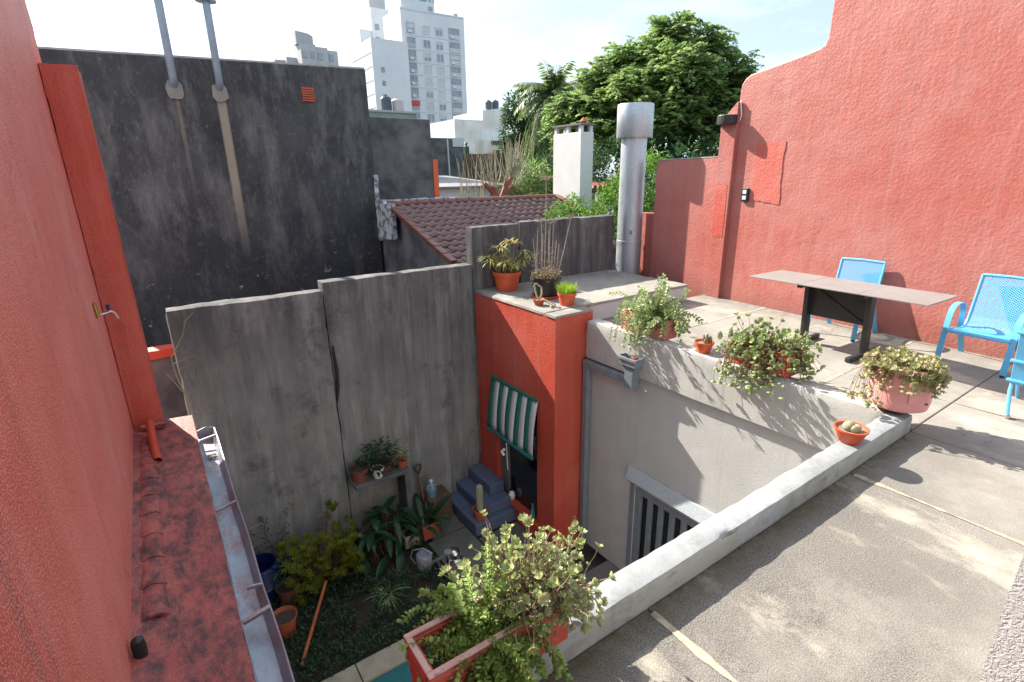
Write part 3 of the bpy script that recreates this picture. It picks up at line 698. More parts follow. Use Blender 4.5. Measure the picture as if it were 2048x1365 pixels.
lm = thing('wall_lamp', 'black half round lamp on top of the red pilaster', 'lamp', rwp(3.60, 2.60, -.10), None, rz)
hp = [(.03 + -.16 * math.sin(a), .155 * math.cos(a)) for a in [math.pi * i / 12 for i in range(13)]]
MB().prism(hp, -.06, .06, 'z').build('shade', 'black_metal', lm, bevel=.006)
M['lamp_glass'] = simple('frosted_glass', (.6, .6, .58), rough=.3)
MB().prism([(x * .85, y * .85) for x, y in hp], .0605, .066, 'z').build('diffuser', 'lamp_glass', lm)
MB().tube([rwp(3.46, 2.84, -.02), rwp(3.44, 2.80, -.04), rwp(3.42, 2.66, -.03), rwp(3.44, 2.58, -.02)], .008, 5).build('cable', 'white_pot', None, rwp(3.46, 2.6, 0))
tag(bpy.context.scene.objects['cable'], 'short white cable hanging beside the black wall lamp', 'cable')

# ------------------------------------------------------------------ table and chairs
tb = thing('patio_table', 'narrow brown topped folding table with black metal trestle on the far terrace', 'table', (6.0, 2.52, 0), None, R(-2.5))
for a, b, z in ((-.90, -.302, .720), (-.300, .300, .7195), (.302, .89, .720)):
    MB().box(-.325, .325, a, b, z - .006, z + .006).build('tabletop_panel', 'tabletop', tb, bevel=.002)
for y in (-.32, .32):
    MB().bar((-.05, y, .70), (.0, y, .02), .05, .105, (1, 0, 0)).build('leg', 'black_metal', tb, bevel=.008)
    MB().bar((-.32, y, .03), (.30, y, .03), .055, .05).build('foot', 'black_metal', tb, bevel=.01)
    MB().bar((-.26, y, .685), (.26, y, .685), .05, .03).build('top_rail', 'black_metal', tb, bevel=.004)
MB().box(-.02, -.005, -.292, .292, .34, .665).build('modesty_panel', 'black_metal', tb)
MB().bar((-.028, .28, .66), (-.028, -.28, .35), .03, .012, (1, 0, 0)).build('brace', 'black_metal', tb)

def lattice(prof, y0, y1, cell, hole):
    """diamond mesh stretched over a curved profile (list of (u,z)); each diamond keeps an open centre"""
    L = [0]
    for a, b in zip(prof, prof[1:]): L.append(L[-1] + math.hypot(b[0] - a[0], b[1] - a[1]))
    def at(s):
        s = max(0, min(L[-1], s))
        for i in range(len(L) - 1):
            if s <= L[i + 1] + 1e-9:
                t = (s - L[i]) / (L[i + 1] - L[i]); a, b = prof[i], prof[i + 1]
                return a[0] + (b[0] - a[0]) * t, a[1] + (b[1] - a[1]) * t
    mb = MB(); ns = int(L[-1] / cell); nyy = int((y1 - y0) / (cell * 1.35)); cs = L[-1] / ns; cy = (y1 - y0) / nyy
    for i in range(2 * ns):
        for j in range(nyy + 1):
            sc = (i + 1) * cs / 2; yc = y0 + (j + (.5 if i % 2 else 0)) * cy
            out = [(sc - cs / 2, yc), (sc, yc + cy / 2), (sc + cs / 2, yc), (sc, yc - cy / 2)]
            out = [(s_, min(max(y, y0), y1)) for s_, y in out]
            inn = [(sc + (s_ - sc) * hole, yc + (y - yc) * hole) for s_, y in out]
            if yc < y0 - 1e-6 or yc > y1 + 1e-6: continue
            vs = []
            for s_, y in out + inn:
                u, z = at(s_); vs.append((u, y, z))
            mb.add(vs, [(k, (k + 1) % 4, 4 + (k + 1) % 4, 4 + k) for k in range(4)])
    return mb
def band(path, w, t, y):
    """flat strap following a path in the u-z plane"""
    mb = MB(); n = len(path); vs = []
    for i, (u, z) in enumerate(path):
        a = path[max(i - 1, 0)]; b = path[min(i + 1, n - 1)]; d = Vector((b[0] - a[0], b[1] - a[1])).normalized(); nn = Vector((-d.y, d.x)) * t / 2
        vs += [(u - nn.x, y - w / 2, z - nn.y), (u - nn.x, y + w / 2, z - nn.y), (u + nn.x, y + w / 2, z + nn.y), (u + nn.x, y - w / 2, z + nn.y)]
    mb.add(vs, [(4 * i + k, 4 * i + (k + 1) % 4, 4 * i + 4 + (k + 1) % 4, 4 * i + 4 + k) for i in range(n - 1) for k in range(4)] + [(3, 2, 1, 0), tuple(4 * (n - 1) + k for k in range(4))])
    return mb
seatp = [(.015, .335), (.03, .352), (.10, .352), (.25, .325), (.36, .312), (.42, .318), (.455, .35), (.49, .43), (.53, .60), (.575, .80), (.583, .845)]
armp = [(.0, 0), (.015, .15), (.04, .36), (.055, .46), (.08, .53), (.125, .575), (.19, .59), (.27, .588), (.33, .572), (.365, .53), (.38, .45), (.395, .36), (.43, .30), (.50, .18), (.60, .0)]
def make_chair():
    c = thing('patio_chair', 'x', 'chair', (0, 0, 0), None, 1e-9)
    lattice(seatp, -.225, .225, .020, .60).build('mesh_seat_and_back', 'blue_chair', c).modifiers.new('t', 'SOLIDIFY').thickness = .003
    for y in (-.235, .235): MB().tube([(u, y, z) for u, z in seatp], .013, 8).build('side_rail', 'blue_chair', c, smooth=True)
    MB().tube([(.583, -.235, .845), (.585, 0, .853), (.583, .235, .845)], .014, 8).build('top_rail', 'blue_chair', c, smooth=True)
    MB().box(.0, .035, -.235, .235, .325, .352).build('front_rail', 'blue_chair', c, bevel=.008)
    for y in (-.262, .262):
        band(armp, .048, .012, y).build('arm_and_legs', 'blue_chair', c, smooth=True)
        MB().tube([(.0, y, .0), (.0, y, .02)], .02, 8).build('foot_cap', 'plastic_black', c)
    return c
def copy_tree(o, parent=None):
    c = o.copy(); COL.objects.link(c); c.parent = parent
    for ch in list(o.children): copy_tree(ch, c)
    return c
ch1 = make_chair()
tag(ch1, 'sky blue mesh armchair with curved arms standing right of the table', 'chair', 'blue mesh patio armchairs')
ch1.location = (6.395, 1.43, 0); ch1.rotation_euler = (0, 0, R(-3))
ch0 = copy_tree(ch1); ch0.location = (6.46, 2.77, 0); ch0.rotation_euler = (0, 0, R(1))
ch0['label'] = 'sky blue mesh armchair half hidden behind the narrow table'
# slatted chair cut by the right edge
fc = thing('slatted_chair', 'sky blue slatted metal chair cut off by the right edge of the picture', 'chair', (5.6, .6, 0))
for i in range(6):
    y = .90 - i * .095
    MB().bar((5.42, y, .26), (5.30, y, .72), .078, .012, (1, 0, 0)).build('back_slat', 'blue_chair', fc, bevel=.003)
    MB().bar((5.44, y, .36), (5.86, y, .40), .078, .012).build('seat_slat', 'blue_chair', fc, bevel=.003)
for z, x in ((.70, 5.30), (.46, 5.36), (.29, 5.405)): MB().bar((x, .96, z), (x, .36, z), .03, .02).build('back_rail', 'blue_chair', fc, bevel=.004)
for y in (.95, .37):
    MB().tube([(5.32, y - .07 if y > .5 else y, .0), (5.40, y - .03 if y > .5 else y, .20), (5.58, y, .58)], .014, 8).build('leg', 'blue_chair', fc, smooth=True)
    MB().tube([(5.90, y, .0), (5.62, y, .36), (5.44, y, .62)], .014, 8).build('leg', 'blue_chair', fc, smooth=True)
    MB().lathe([(.018, 0), (.022, .012), (.018, .03)], (5.32, y - .07 if y > .5 else y, .0), 10).build('foot_cap', 'chrome', fc, smooth=True)
# ------------------------------------------------------------------ round flue on the slab
fl = thing('round_flue', 'tall galvanised round chimney flue with wide cap on the stair roof', 'chimney', (7.22, 6.74, -.6))
MB().lathe([(.222, -.6), (.222, .68), (.227, .682), (.227, .73), (.219, .733), (.219, 2.70)], (7.22, 6.74, 0), 40).build('pipe', 'galv', fl, smooth=True)
cp = MB().lathe([(.22, 2.475), (.302, 2.47), (.306, 2.475), (.306, 2.99), (.300, 3.005), (.18, 3.02), (.0, 3.03)], (7.22, 6.74, 0), 40); cp.build('cap', 'galv', fl, smooth=True)
MB().box(7.05, 7.09, 6.55, 6.575, .86, .92).build('clasp', 'galv', fl)
# ------------------------------------------------------------------ pots and plants
def pot_mesh(c, r0, r1, h, rim=.03, t=.008, n=28):
    x, y, z = c
    return MB().lathe([(0, 0), (r0, 0), (r1 * .96, h - rim), (r1 * 1.05, h - rim), (r1 * 1.07, h), (r1 * 1.07 - t, h), (r1 * .96 - t, h - rim), (r0 - t, .02), (0, .02)], c, n)
def soil_disc(c, r, z): return MB().lathe([(0, 0), (r * .5, .004), (r, -.003)], (c[0], c[1], z), 20)
def brick_box(name_mat, rim_mat, root, x0, x1, y0, y1, z0, z1, rows, t=.022, cols_long=0, bulge=.010):
    """cement planter whose sides are stacked courses with recessed joints"""
    h = (z1 - z0) / rows
    for k in range(rows):
        a = z0 + k * h; e = .012 * (1 - (k / max(1, rows - 1))) * .9
        o = ring(x0 + e, x1 - e, y0 + e, y1 - e, a + .0015, a + h - .0015, t + .006).build('course', name_mat, root, bevel=h * .22, seg=2)
    ring(x0 + .013, x1 - .013, y0 + .013, y1 - .013, z0 + .004, z1 - .004, t).build('inner_wall', name_mat, root)
    ring(x0 + .001, x1 - .001, y0 + .001, y1 - .001, z1 - .0005, z1 + .010, t + .004).build('rim', rim_mat, root, bevel=.004)
    MB().box(x0 + .02, x1 - .02, y0 + .02, y1 - .02, z0 + .002, z1 - .05).build('soil', 'soil', root)
def grow(start, d0, L, n=8, droop=.5, wig=.25):
    """points of one stem; droop pulls it down as it goes"""
    p = Vector(start); d = Vector(d0).normalized(); pts = [p.copy()]
    for i in range(n):
        d = (d + rdir() * wig * .5 + Vector((0, 0, -droop / n * (1 + i / n)))).normalized()
        p = p + d * L / n; pts.append(p.copy())
    return pts
def small_leaf_stem(lm, sm, pts, lsize, gap, r=.0025, w=.8, start=.12):
    sm.tube(pts, [r * (1.3 - i / len(pts)) for i in range(len(pts))], 4, False)
    acc = 0; tot = sum((b - a).length for a, b in zip(pts, pts[1:])); done = 0; k = 0
    for a, b in zip(pts, pts[1:]):
        d = (b - a); L = d.length
        while acc < L:
            q = a + d * acc / L; done_t = (done + acc) / tot
            if done_t > start:
                k += 1; ax = d.normalized(); o = ax.orthogonal().normalized(); o = Matrix.Rotation(k * 1.57 + rnd(-.4, .4), 3, ax) @ o
                for sgn in (1, -1):
                    dd = o * sgn + ax * .45 + rdir() * .2
                    s_ = lsize * rnd(.75, 1.15)
                    lm.oval(q, dd, ax + Vector((0, 0, .4)), s_, s_ * w, .12)
            acc += gap * rnd(.8, 1.2)
        acc -= L; done += L
def rosette_stem(lm, sm, pts, r, stem_r=.003, n=8, side=.3):
    sm.tube(pts, [stem_r * (1.2 - .4 * i / len(pts)) for i in range(len(pts))], 5, False)
    d = (pts[-1] - pts[-2]).normalized()
    lm.rosette(pts[-1], d + Vector((0, 0, .35)), r * rnd(.75, 1.1), n, .62, rnd(.25, .7))
    if random.random() < side:
        q = pts[int(len(pts) * .7)]; lm.rosette(q + rdir() * .008, d + rdir() * .6, r * .6, 6, .65, .5)

# --- near planter with two succulents
fp = thing('near_planter', 'red cement planter box of bushy succulents on the near parapet', 'planter', (.77, 1.31, .14))
PX0, PX1, PY0, PY1, PZ0, PZ1 = .475, 1.085, 1.205, 1.415, .142, .352
brick_box('planter_red', 'planter_rim', fp, PX0, PX1, PY0, PY1, PZ0, PZ1, 4, .020)
random.seed(21)
lm, sm = MB(), MB()
for i in range(200):          # round-leaved trailing plant in the middle and left
    s0 = (rnd(.66, .84), rnd(1.22, 1.38), PZ1 - .05)
    a = rnd(0, 6.28); up = rnd(.1, 1.3)
    d = (math.cos(a) * .7 - .22, math.sin(a) * .8 - .42, up)
    small_leaf_stem(lm, sm, grow(s0, d, rnd(.14, .34), 9, rnd(1.2, 2.8), .45), .0205, .0105, .0014, .9)
for i in range(5):
    s0 = (rnd(.70, .80), rnd(1.27, 1.36), PZ1 - .05)
    small_leaf_stem(lm, sm, grow(s0, (rnd(-.25, .1), rnd(-.05, .15), 1), rnd(.26, .36), 9, .15, .25), .020, .011, .0022, .85)
tag(lm.build('round_leaves', 'leaf_jade', fp), 'small round bright green leaves', None, None, 'stuff'); sm.build('round_leaf_stems', 'stem_red', fp, smooth=True)
lm, sm = MB(), MB()
for i in range(290):          # variegated rosettes to the right
    s0 = (rnd(.82, 1.06), rnd(1.22, 1.40), PZ1 - .05)
    a = rnd(0, 6.28); rad = rnd(0, 1)
    d = (math.cos(a) * .75 * rad + .14, math.sin(a) * .6 * rad, rnd(.5, 1.3))
    L = rnd(.12, .27) if random.random() < .88 else rnd(.28, .36)
    rosette_stem(lm, sm, grow(s0, d, L, 7, rnd(.2, 1.6) if L < .28 else .2, .5), rnd(.016, .027), .0022, 8, 1)
for x, y, z in ((.79, 1.33, .70), (.80, 1.35, .60), (.86, 1.33, .68), (.90, 1.34, .60), (.97, 1.33, .66), (1.20, 1.33, .56), (1.26, 1.36, .42), (.66, 1.40, .56), (.72, 1.38, .55)):
    b = Vector((x * .55 + .92 * .45, 1.31, PZ1 - .04)); t_ = Vector((x, y, z)); m = (b + t_) / 2 + Vector((rnd(-.03, .03), rnd(-.02, .02), 0))
    pts = [b, b.lerp(m, .5) + rdir() * .01, m, m.lerp(t_, .5) + rdir() * .012, t_]
    sm.tube(pts, [.0042, .0038, .0034, .003, .0022], 5, False)
    for k, f in enumerate((.72, .86, 1)):
        q = pts[2].lerp(pts[4], (f - .5) * 2); lm.rosette(q + rdir() * .01, Vector((0, 0, 1)) + rdir() * .6, rnd(.018, .028), 8, .6)
    sm.tube([t_, t_ + Vector((rnd(-.01, .01), 0, .035))], .0012, 4)
for i in range(38):           # hanging right end
    s0 = (rnd(.95, 1.07), rnd(1.24, 1.38), PZ1 - .02)
    rosette_stem(lm, sm, grow(s0, (rnd(.5, 1.2), rnd(-.5, .3), rnd(.2, .6)), rnd(.14, .30), 8, rnd(1.2, 2.6), .35), rnd(.020, .030), .002, 8, .9)
tag(lm.build('variegated_leaves', 'leaf_var', fp), 'pale yellow green variegated rosettes', None, None, 'stuff'); sm.build('woody_stems', 'stem', fp, smooth=True)

# --- planter 1 on the far parapet
random.seed(5)
p1 = thing('far_planter', 'faded pink brick patterned planter with feathery upright succulent near the tower', 'planter', (4.55, 3.86, .14))
brick_box('planter_pink', 'planter_pink', p1, 4.405, 4.645, 3.53, 4.19, .142, .352, 4, .022)
lm, sm = MB(), MB()
for i in range(85):
    s0 = (rnd(4.45, 4.60), rnd(3.60, 4.08), .33)
    d = (rnd(-.6, .5), rnd(-.9, .35), rnd(.3, 1.0))
    small_leaf_stem(lm, sm, grow(s0, d, rnd(.22, .5), 9, rnd(.8, 2.2), .4), .040, .021, .002, .8)
for i in range(9):
    s0 = (rnd(4.48, 4.58), rnd(3.70, 3.85), .33)
    small_leaf_stem(lm, sm, grow(s0, (rnd(-.1, .15), rnd(-.45, .0), 1), rnd(.40, .52), 10, .05, .22), .040, .021, .003, .8)
for i in range(15):
    s0 = (rnd(4.42, 4.46), rnd(3.70, 4.10), .33)
    small_leaf_stem(lm, sm, grow(s0, (-.7, rnd(-.2, .4), .35), rnd(.28, .5), 11, rnd(2.6, 3.8), .3), .032, .024, .0018, .8)
tag(lm.build('leaves', 'leaf_sage', p1), None, None, None, 'stuff'); sm.build('stems', 'stem_red', p1, smooth=True)
# --- planter 2
random.seed(6)
p2 = thing('far_planter', 'red brick patterned planter under a dome of green rosettes, middle of the far parapet', 'planter', (4.5, 2.46, .14))
brick_box('planter_red', 'planter_red', p2, 4.39, 4.63, 2.16, 2.74, .142, .352, 4, .022)
lm, sm = MB(), MB()
for i in range(640):
    s0 = (rnd(4.43, 4.60), rnd(2.22, 2.68), .32)
    a = rnd(0, 6.28); rad = math.sqrt(random.random())
    d = (math.cos(a) * .85 * rad, math.sin(a) * 1.15 * rad, rnd(.35, 1.0))
    rosette_stem(lm, sm, grow(s0, d, rnd(.12, .30), 6, rnd(.5, 2.0), .4), rnd(.027, .040), .002, 8, .5)
for i in range(90):
    s0 = (rnd(4.40, 4.44), rnd(2.2, 2.70), .33)
    rosette_stem(lm, sm, grow(s0, (-.8, rnd(-.5, .5), .3), rnd(.22, .46), 8, rnd(2.0, 3.4), .35), rnd(.026, .038), .002, 8, .8)
for i in range(26):
    s0 = (rnd(4.42, 4.60), rnd(2.17, 2.25), .33)
    rosette_stem(lm, sm, grow(s0, (rnd(-.5, .5), -1, .5), rnd(.12, .28), 8, rnd(1.2, 2.4), .35), rnd(.025, .036), .002, 8, .6)
tag(lm.build('leaves', 'leaf_sage', p2), None, None, None, 'stuff'); sm.build('stems', 'stem_red', p2, smooth=True)
# --- pink tub on the corner
random.seed(8)
tu = thing('pink_tub', 'round pink tub of pinkish succulents on the parapet corner', 'planter', (4.50, 1.36, .165))
tc = (4.475, 1.355, 0)
def tubwall(y): return y
MB().lathe([(0, .172), (.150, .172), (.188, .192), (.200, .25), (.203, .42), (.200, .505), (.206, .513), (.195, .518), (.188, .45), (.0, .44)], tc, 40, .012).build('tub', 'pink_tub', tu, smooth=True)
MB().lathe([(0, .452), (.186, .456)], tc, 24).build('soil', 'soil', tu)
MB().box(4.36, 4.62, 1.30, 1.42, .141, .176).build('support_slat', 'wood_dark', tu, bevel=.006)
MB().bar((4.322, 1.222, .27), (4.320, 1.224, .35), .045, .012, (.7, .7, 0)).build('repair_patch', 'pink_tub', tu, bevel=.003)
MB().lathe([(0, -.012), (.012, -.01), (.012, .0)], (4.415, 1.162, .27), 10).build('drain_plug', 'terracotta_dark', tu)
lm, sm = MB(), MB()
for i in range(520):
    a = rnd(0, 6.28); rad = math.sqrt(random.random()) * .16
    s0 = (tc[0] + math.cos(a) * rad, tc[1] + math.sin(a) * rad, .46)
    d = (math.cos(a) * rad * 5, math.sin(a) * rad * 5, rnd(.5, 1.0))
    rosette_stem(lm, sm, grow(s0, d, rnd(.06, .14), 5, rnd(.4, 1.2), .5), rnd(.022, .032), .002, 7, .6)
for i in range(46):
    a = rnd(0, 6.28)
    s0 = (tc[0] + math.cos(a) * .175, tc[1] + math.sin(a) * .175, .50)
    rosette_stem(lm, sm, grow(s0, (math.cos(a), math.sin(a), .4), rnd(.08, .18), 8, rnd(2.4, 4), .3), rnd(.026, .036), .0016, 7, .6)
for i in range(16):
    a = rnd(2.2, 3.1)
    s0 = (tc[0] + math.cos(a) * .175, tc[1] + math.sin(a) * .175, .50)
    rosette_stem(lm, sm, grow(s0, (math.cos(a), math.sin(a), .4), rnd(.25, .36), 8, rnd(3, 4), .3), rnd(.026, .036), .0016, 7, .8)
tag(lm.build('leaves', 'leaf_pinkish', tu), None, None, None, 'stuff'); sm.build('stems', 'stem_red', tu, smooth=True)
# --- little succulent pot between the planters
random.seed(9)
q = thing('succulent_pot', 'small orange pot of stubby finger succulents between the two far planters', 'potted plant', (4.45, 3.06, .14))
qc = (4.45, 3.06, .142)
pot_mesh(qc, .062, .092, .115, .022).build('pot', 'plastic_orange', q, smooth=True)
soil_disc(qc, .088, .235).build('soil', 'gravel_soil', q)
lm = MB()
for i in range(16):
    b = (4.45 + rnd(-.03, .05), 3.06 + rnd(-.06, .02), .235); d = Vector((rnd(-.2, .2), rnd(-.4, .25), 1)).normalized(); L = rnd(.06, .12)
    lm.tube([b, Vector(b) + d * L * .6, Vector(b) + d * L], [.010, .0105, .003], 6)
lm.build('fingers', 'cactus_green', q, smooth=True)
# --- cactus bowl on the near parapet
cb = thing('cactus_bowl', 'orange bowl pot with three woolly ball cacti on the near white parapet', 'potted plant', (3.655, 1.325, .14))
cc = (3.655, 1.325, .1405)
MB().lathe([(0, 0), (.058, 0), (.064, .004), (.098, .088), (.104, .09), (.106, .103), (.096, .103), (.088, .085), (.0, .08)], cc, 32).build('pot', 'plastic_orange', cb, smooth=True)
MB().lathe([(0, 0), (.092, .002)], (cc[0], cc[1], cc[2] + .084), 24).build('soil', 'gravel_soil', cb)
for dx, dy, r in ((-.018, .012, .036), (-.02, -.022, .028), (.014, -.028, .027)):
    m = MB(); n = 16; prof = [(r * math.sin(math.pi * i / 10), r * .95 - r * 1.0 * math.cos(math.pi * i / 10)) for i in range(11)]
    m.lathe(prof, (cc[0] + dx, cc[1] + dy, cc[2] + .078), 14).build('ball_cactus', 'cactus', cb, smooth=True)
# --- pots on the stair tower
random.seed(10)
TT = .273
al = thing('aloe_pot', 'large terracotta coloured pot of drooping orange tipped aloe on the tower', 'potted plant', (4.24, 6.33, TT))
ac = (4.24, 6.33, TT)
pot_mesh(ac, .150, .200, .285, .06, .01).build('pot', 'plastic_orange', al, smooth=True); soil_disc(ac, .19, TT + .25).build('soil', 'soil', al)
def blade(mb, p, d, L, W, droop, n=4):
    p = Vector(p); d = Vector(d).normalized(); pts = [p]; q = p
    for i in range(n):
        d = (d + Vector((0, 0, -droop / n))).normalized(); q = q + d * L / n; pts.append(q)
    r = d.cross(Vector((0, 0, 1))); r = r.normalized() if r.length > .01 else Vector((1, 0, 0))
    vs = []
    for i, x in enumerate(pts):
        w = W * (1 - i / n) ** .7 / 2; vs += [x - r * w, x + r * w]
    mb.add(vs, [(2 * i, 2 * i + 1, 2 * i + 3, 2 * i + 2) for i in range(n)])
def aloe_head(mb, p, n, L, W=.018):
    for i in range(n):
        a = rnd(0, 6.28); blade(mb, p, (math.cos(a), math.sin(a), rnd(.1, 1.1)), L * rnd(.7, 1.1), W, rnd(.6, 1.9))
lm, sm = MB(), MB()
for i in range(26):
    a = rnd(0, 6.28); rad = rnd(0, .15); p = Vector((ac[0] + math.cos(a) * rad, ac[1] + math.sin(a) * rad, TT + .26))
    h = rnd(.06, .22); t_ = p + Vector((math.cos(a) * rad * .8, math.sin(a) * rad * .8, h)); sm.tube([p, t_], .008, 5); aloe_head(lm, t_, 18, .19, .026)
for x, y, z in ((4.10, 6.36, .92), (4.28, 6.3, .98), (4.36, 6.3, .95), (4.52, 6.28, .82), (4.56, 6.2, .76), (3.98, 6.42, .76), (4.14, 6.3, .90)):
    p = Vector((4.24 + (x - 4.24) * .3, 6.33, TT + .25)); t_ = Vector((x, y, z)); sm.tube([p, p.lerp(t_, .5) + rdir() * .03, t_], [.010, .008, .007], 5); aloe_head(lm, t_, 24, .20, .028)
tag(lm.build('leaves', 'leaf_aloe', al), None, None, None, 'stuff'); sm.build('stems', 'stem', al, smooth=True)
random.seed(11)
bp = thing('black_pot', 'black plastic pot of tall dry flower stalks on a red saucer on the tower', 'potted plant', (4.40, 5.60, TT))
bc = (4.40, 5.60, TT + .022)
MB().lathe([(0, -.02), (.19, -.02), (.205, .018), (.195, .018), (.18, -.008), (0, -.008)], bc, 28).build('saucer', 'plastic_orange', bp, smooth=True)
pot_mesh(bc, .165, .205, .27, .055, .01).build('pot', 'plastic_black', bp, smooth=True); soil_disc(bc, .20, TT + .25).build('soil', 'soil', bp)
lm, sm, gm = MB(), MB(), MB()
stal = [(-.16, .55), (-.10, .70), (-.04, .62), (.0, 1.34), (.05, .78), (.09, .80), (.13, .52), (.16, .48), (.30, .84), (-.06, .80), (.03, .66)]
for dx, h in stal:
    # spread runs across the view direction
    r_ = Vector((.83, -.56, 0)); b = Vector((bc[0], bc[1], TT + .25)) + r_ * (dx * (.8 if dx < .25 else .42)) + Vector((rnd(-.05, .05), rnd(-.05, .05), 0)); t_ = Vector((bc[0], bc[1], TT + .25 + h)) + r_ * (dx * 1.1)
    sm.tube([b, b.lerp(t_, .5) + rdir() * .012, t_], [.0065, .0055, .004], 5)
    if h > .75:
        wd = .12 if h > 1 else .07
        for i in range(46 if h > 1 else 22):
            a = rnd(0, 6.28); rr = wd * math.sqrt(random.random()); e = t_ + Vector((math.cos(a) * rr, math.sin(a) * rr, rnd(0, .025)))
            sm.tube([t_ - Vector((0, 0, .05)), e], .0016, 3, False); lm.leaf(e, rdir(), (0, 0, 1), .022, .014)
    for i in range(14):
        q_ = b.lerp(t_, rnd(.03, .55)); a = rnd(0, 6.28); lm.leaf(q_, (math.cos(a), math.sin(a), rnd(-.5, .3)), (0, 0, 1), rnd(.03, .06), .014, .2)
for i in range(420):
    a = rnd(0, 6.28); rad = .19 * math.sqrt(random.random()); b = Vector((bc[0] + math.cos(a) * rad, bc[1] + math.sin(a) * rad, TT + .25 + abs(rnd(0, .16)) * (1 - rad * 2)))
    lm.leaf(b, (math.cos(a) * .6 + rnd(-.5, .5), math.sin(a) * .6 + rnd(-.5, .5), rnd(-.2, .8)), (0, 0, 1), rnd(.035, .075), .014, .3)
tag(lm.build('dry_leaves', 'leaf_dry', bp), None, None, None, 'stuff'); sm.build('stalks', 'dry_stalk', bp, smooth=True)
random.seed(12)
gp = thing('grassy_pot', 'small orange pot of bright green grassy plant at the tower edge', 'potted plant', (4.33, 5.07, TT))
gc = (4.33, 5.07, TT)
pot_mesh(gc, .092, .118, .165, .035, .007).build('pot', 'plastic_orange', gp, smooth=True); soil_disc(gc, .112, TT + .15).build('soil', 'soil', gp)
lm = MB()
for i in range(330):
    a = rnd(0, 6.28); rad = .11 * math.sqrt(random.random()); blade(lm, (gc[0] + math.cos(a) * rad, gc[1] + math.sin(a) * rad, TT + .15), (math.cos(a) * rad * 4, math.sin(a) * rad * 4, 1), rnd(.09, .17), .011, rnd(0, .6), 3)
tag(lm.build('leaves', 'leaf_grassy', gp), None, None, None, 'stuff')
random.seed(13)
tp_ = thing('trailing_cactus_pot', 'tiny terracotta bowl with woolly trailing cactus at the tower edge', 'potted plant', (4.03, 5.28, TT))
kc = (4.03, 5.28, TT)
MB().lathe([(0, 0), (.05, 0), (.075, .06), (.08, .068), (.08, .078), (.072, .078), (.05, .05), (0, .05)], kc, 20).build('pot', 'terracotta', tp_, smooth=True); soil_disc(kc, .068, TT + .062).build('soil', 'gravel_soil', tp_)
for pts in ([(0, 0, .06), (-.01, .05, .15), (-.02, .07, .24), (-.02, .06, .28)], [(0, 0, .06), (.05, .0, .14), (.06, .02, .22), (.0, .06, .28)], [(.0, -.02, .06), (.05, -.08, .07), (.08, -.15, .03), (.09, -.22, .02)], [(.08, -.15, .03), (.04, -.20, .02), (.02, -.24, .018)], [(0, -.03, .07), (.08, -.12, .05), (.12, -.2, .02)]):
    MB().tube([Vector(kc) + Vector(p_) for p_ in pts], [.011, .012, .013, .010][:len(pts)], 7).build('cactus_arm', 'cactus', tp_, smooth=True)
# ------------------------------------------------------------------ courtyard
GZ = -3.2
M['garden_soil'] = simple('damp_garden_soil', (.02, .016, .012), (.045, .036, .027), 8, .95, .8, 40, bdist=.02)
cs = MB(); n = 40
for i in range(n + 1):
    for j in range(n + 1):
        x = -.4 + 3.0 * i / n; y = 1.4 + 5.3 * j / n
        cs.v.append((x, y, GZ - .03 + .03 * mnoise.noise(Vector((x * 3, y * 3, 0))) + .012 * mnoise.noise(Vector((x * 11, y * 11, 0)))))
cs.f += [(i * (n + 1) + j, (i + 1) * (n + 1) + j, (i + 1) * (n + 1) + j + 1, i * (n + 1) + j + 1) for i in range(n) for j in range(n)]
tag(cs.build('garden_bed', 'garden_soil', None, (1, 4, GZ), True), None, None, None, 'structure')
cp_ = bpy.data.objects.new('courtyard_paving', None); COL.objects.link(cp_); ORG[cp_] = Vector((0, 0, 0)); tag(cp_, kind='structure')
for x0, x1, y0, y1, z in ((2.50, 3.15, 5.10, 5.95, .03), (2.60, 3.15, 5.96, 6.60, .025), (3.16, 3.85, 4.2, 5.62, .02), (2.46, 3.15, 4.1, 5.09, .024), (3.16, 4.39, 1.4, 4.19, .02), (2.46, 3.15, 1.4, 4.09, .022)):
    MB().box(x0 + .008, x1 - .008, y0 + .008, y1 - .008, GZ - .06, GZ + z).build('paving_slab', 'concrete_grey', cp_, bevel=.008)
M['tan_coping'] = simple('tan_stone_coping', (.40, .36, .28), (.32, .28, .22), 6, .8, .3, 60)
pc = thing('pool_edge', 'tan coping and teal cover of the small pool at the courtyard bottom', 'pool', (1.3, 4.3, GZ))
for x0, x1 in ((.25, .98), (.99, 1.55), (1.56, 2.45)):
    MB().box(x0, x1, 4.33, 4.60, GZ - .04, GZ + .05).build('coping_stone', 'tan_coping', pc, bevel=.01)
MB().box(.25, 2.45, 1.5, 4.325, GZ - .05, GZ + .012).build('pool_cover', 'teal', pc)
# blue steps
sp = thing('blue_steps', 'three blue grey painted steps against the tower foot', 'steps', (3.5, 6.1, GZ))
for i, (x0, z) in enumerate(((3.16, -3.0), (3.37, -2.83), (3.60, -2.65))):
    MB().box(x0 + (.0), TX - .002, 5.66 + i * .0 + (0, .10, .30)[i], 6.635, GZ if i == 0 else (-3.0, -2.83)[i - 1] + .001, z).build('step', 'blue_step', sp, bevel=.012)
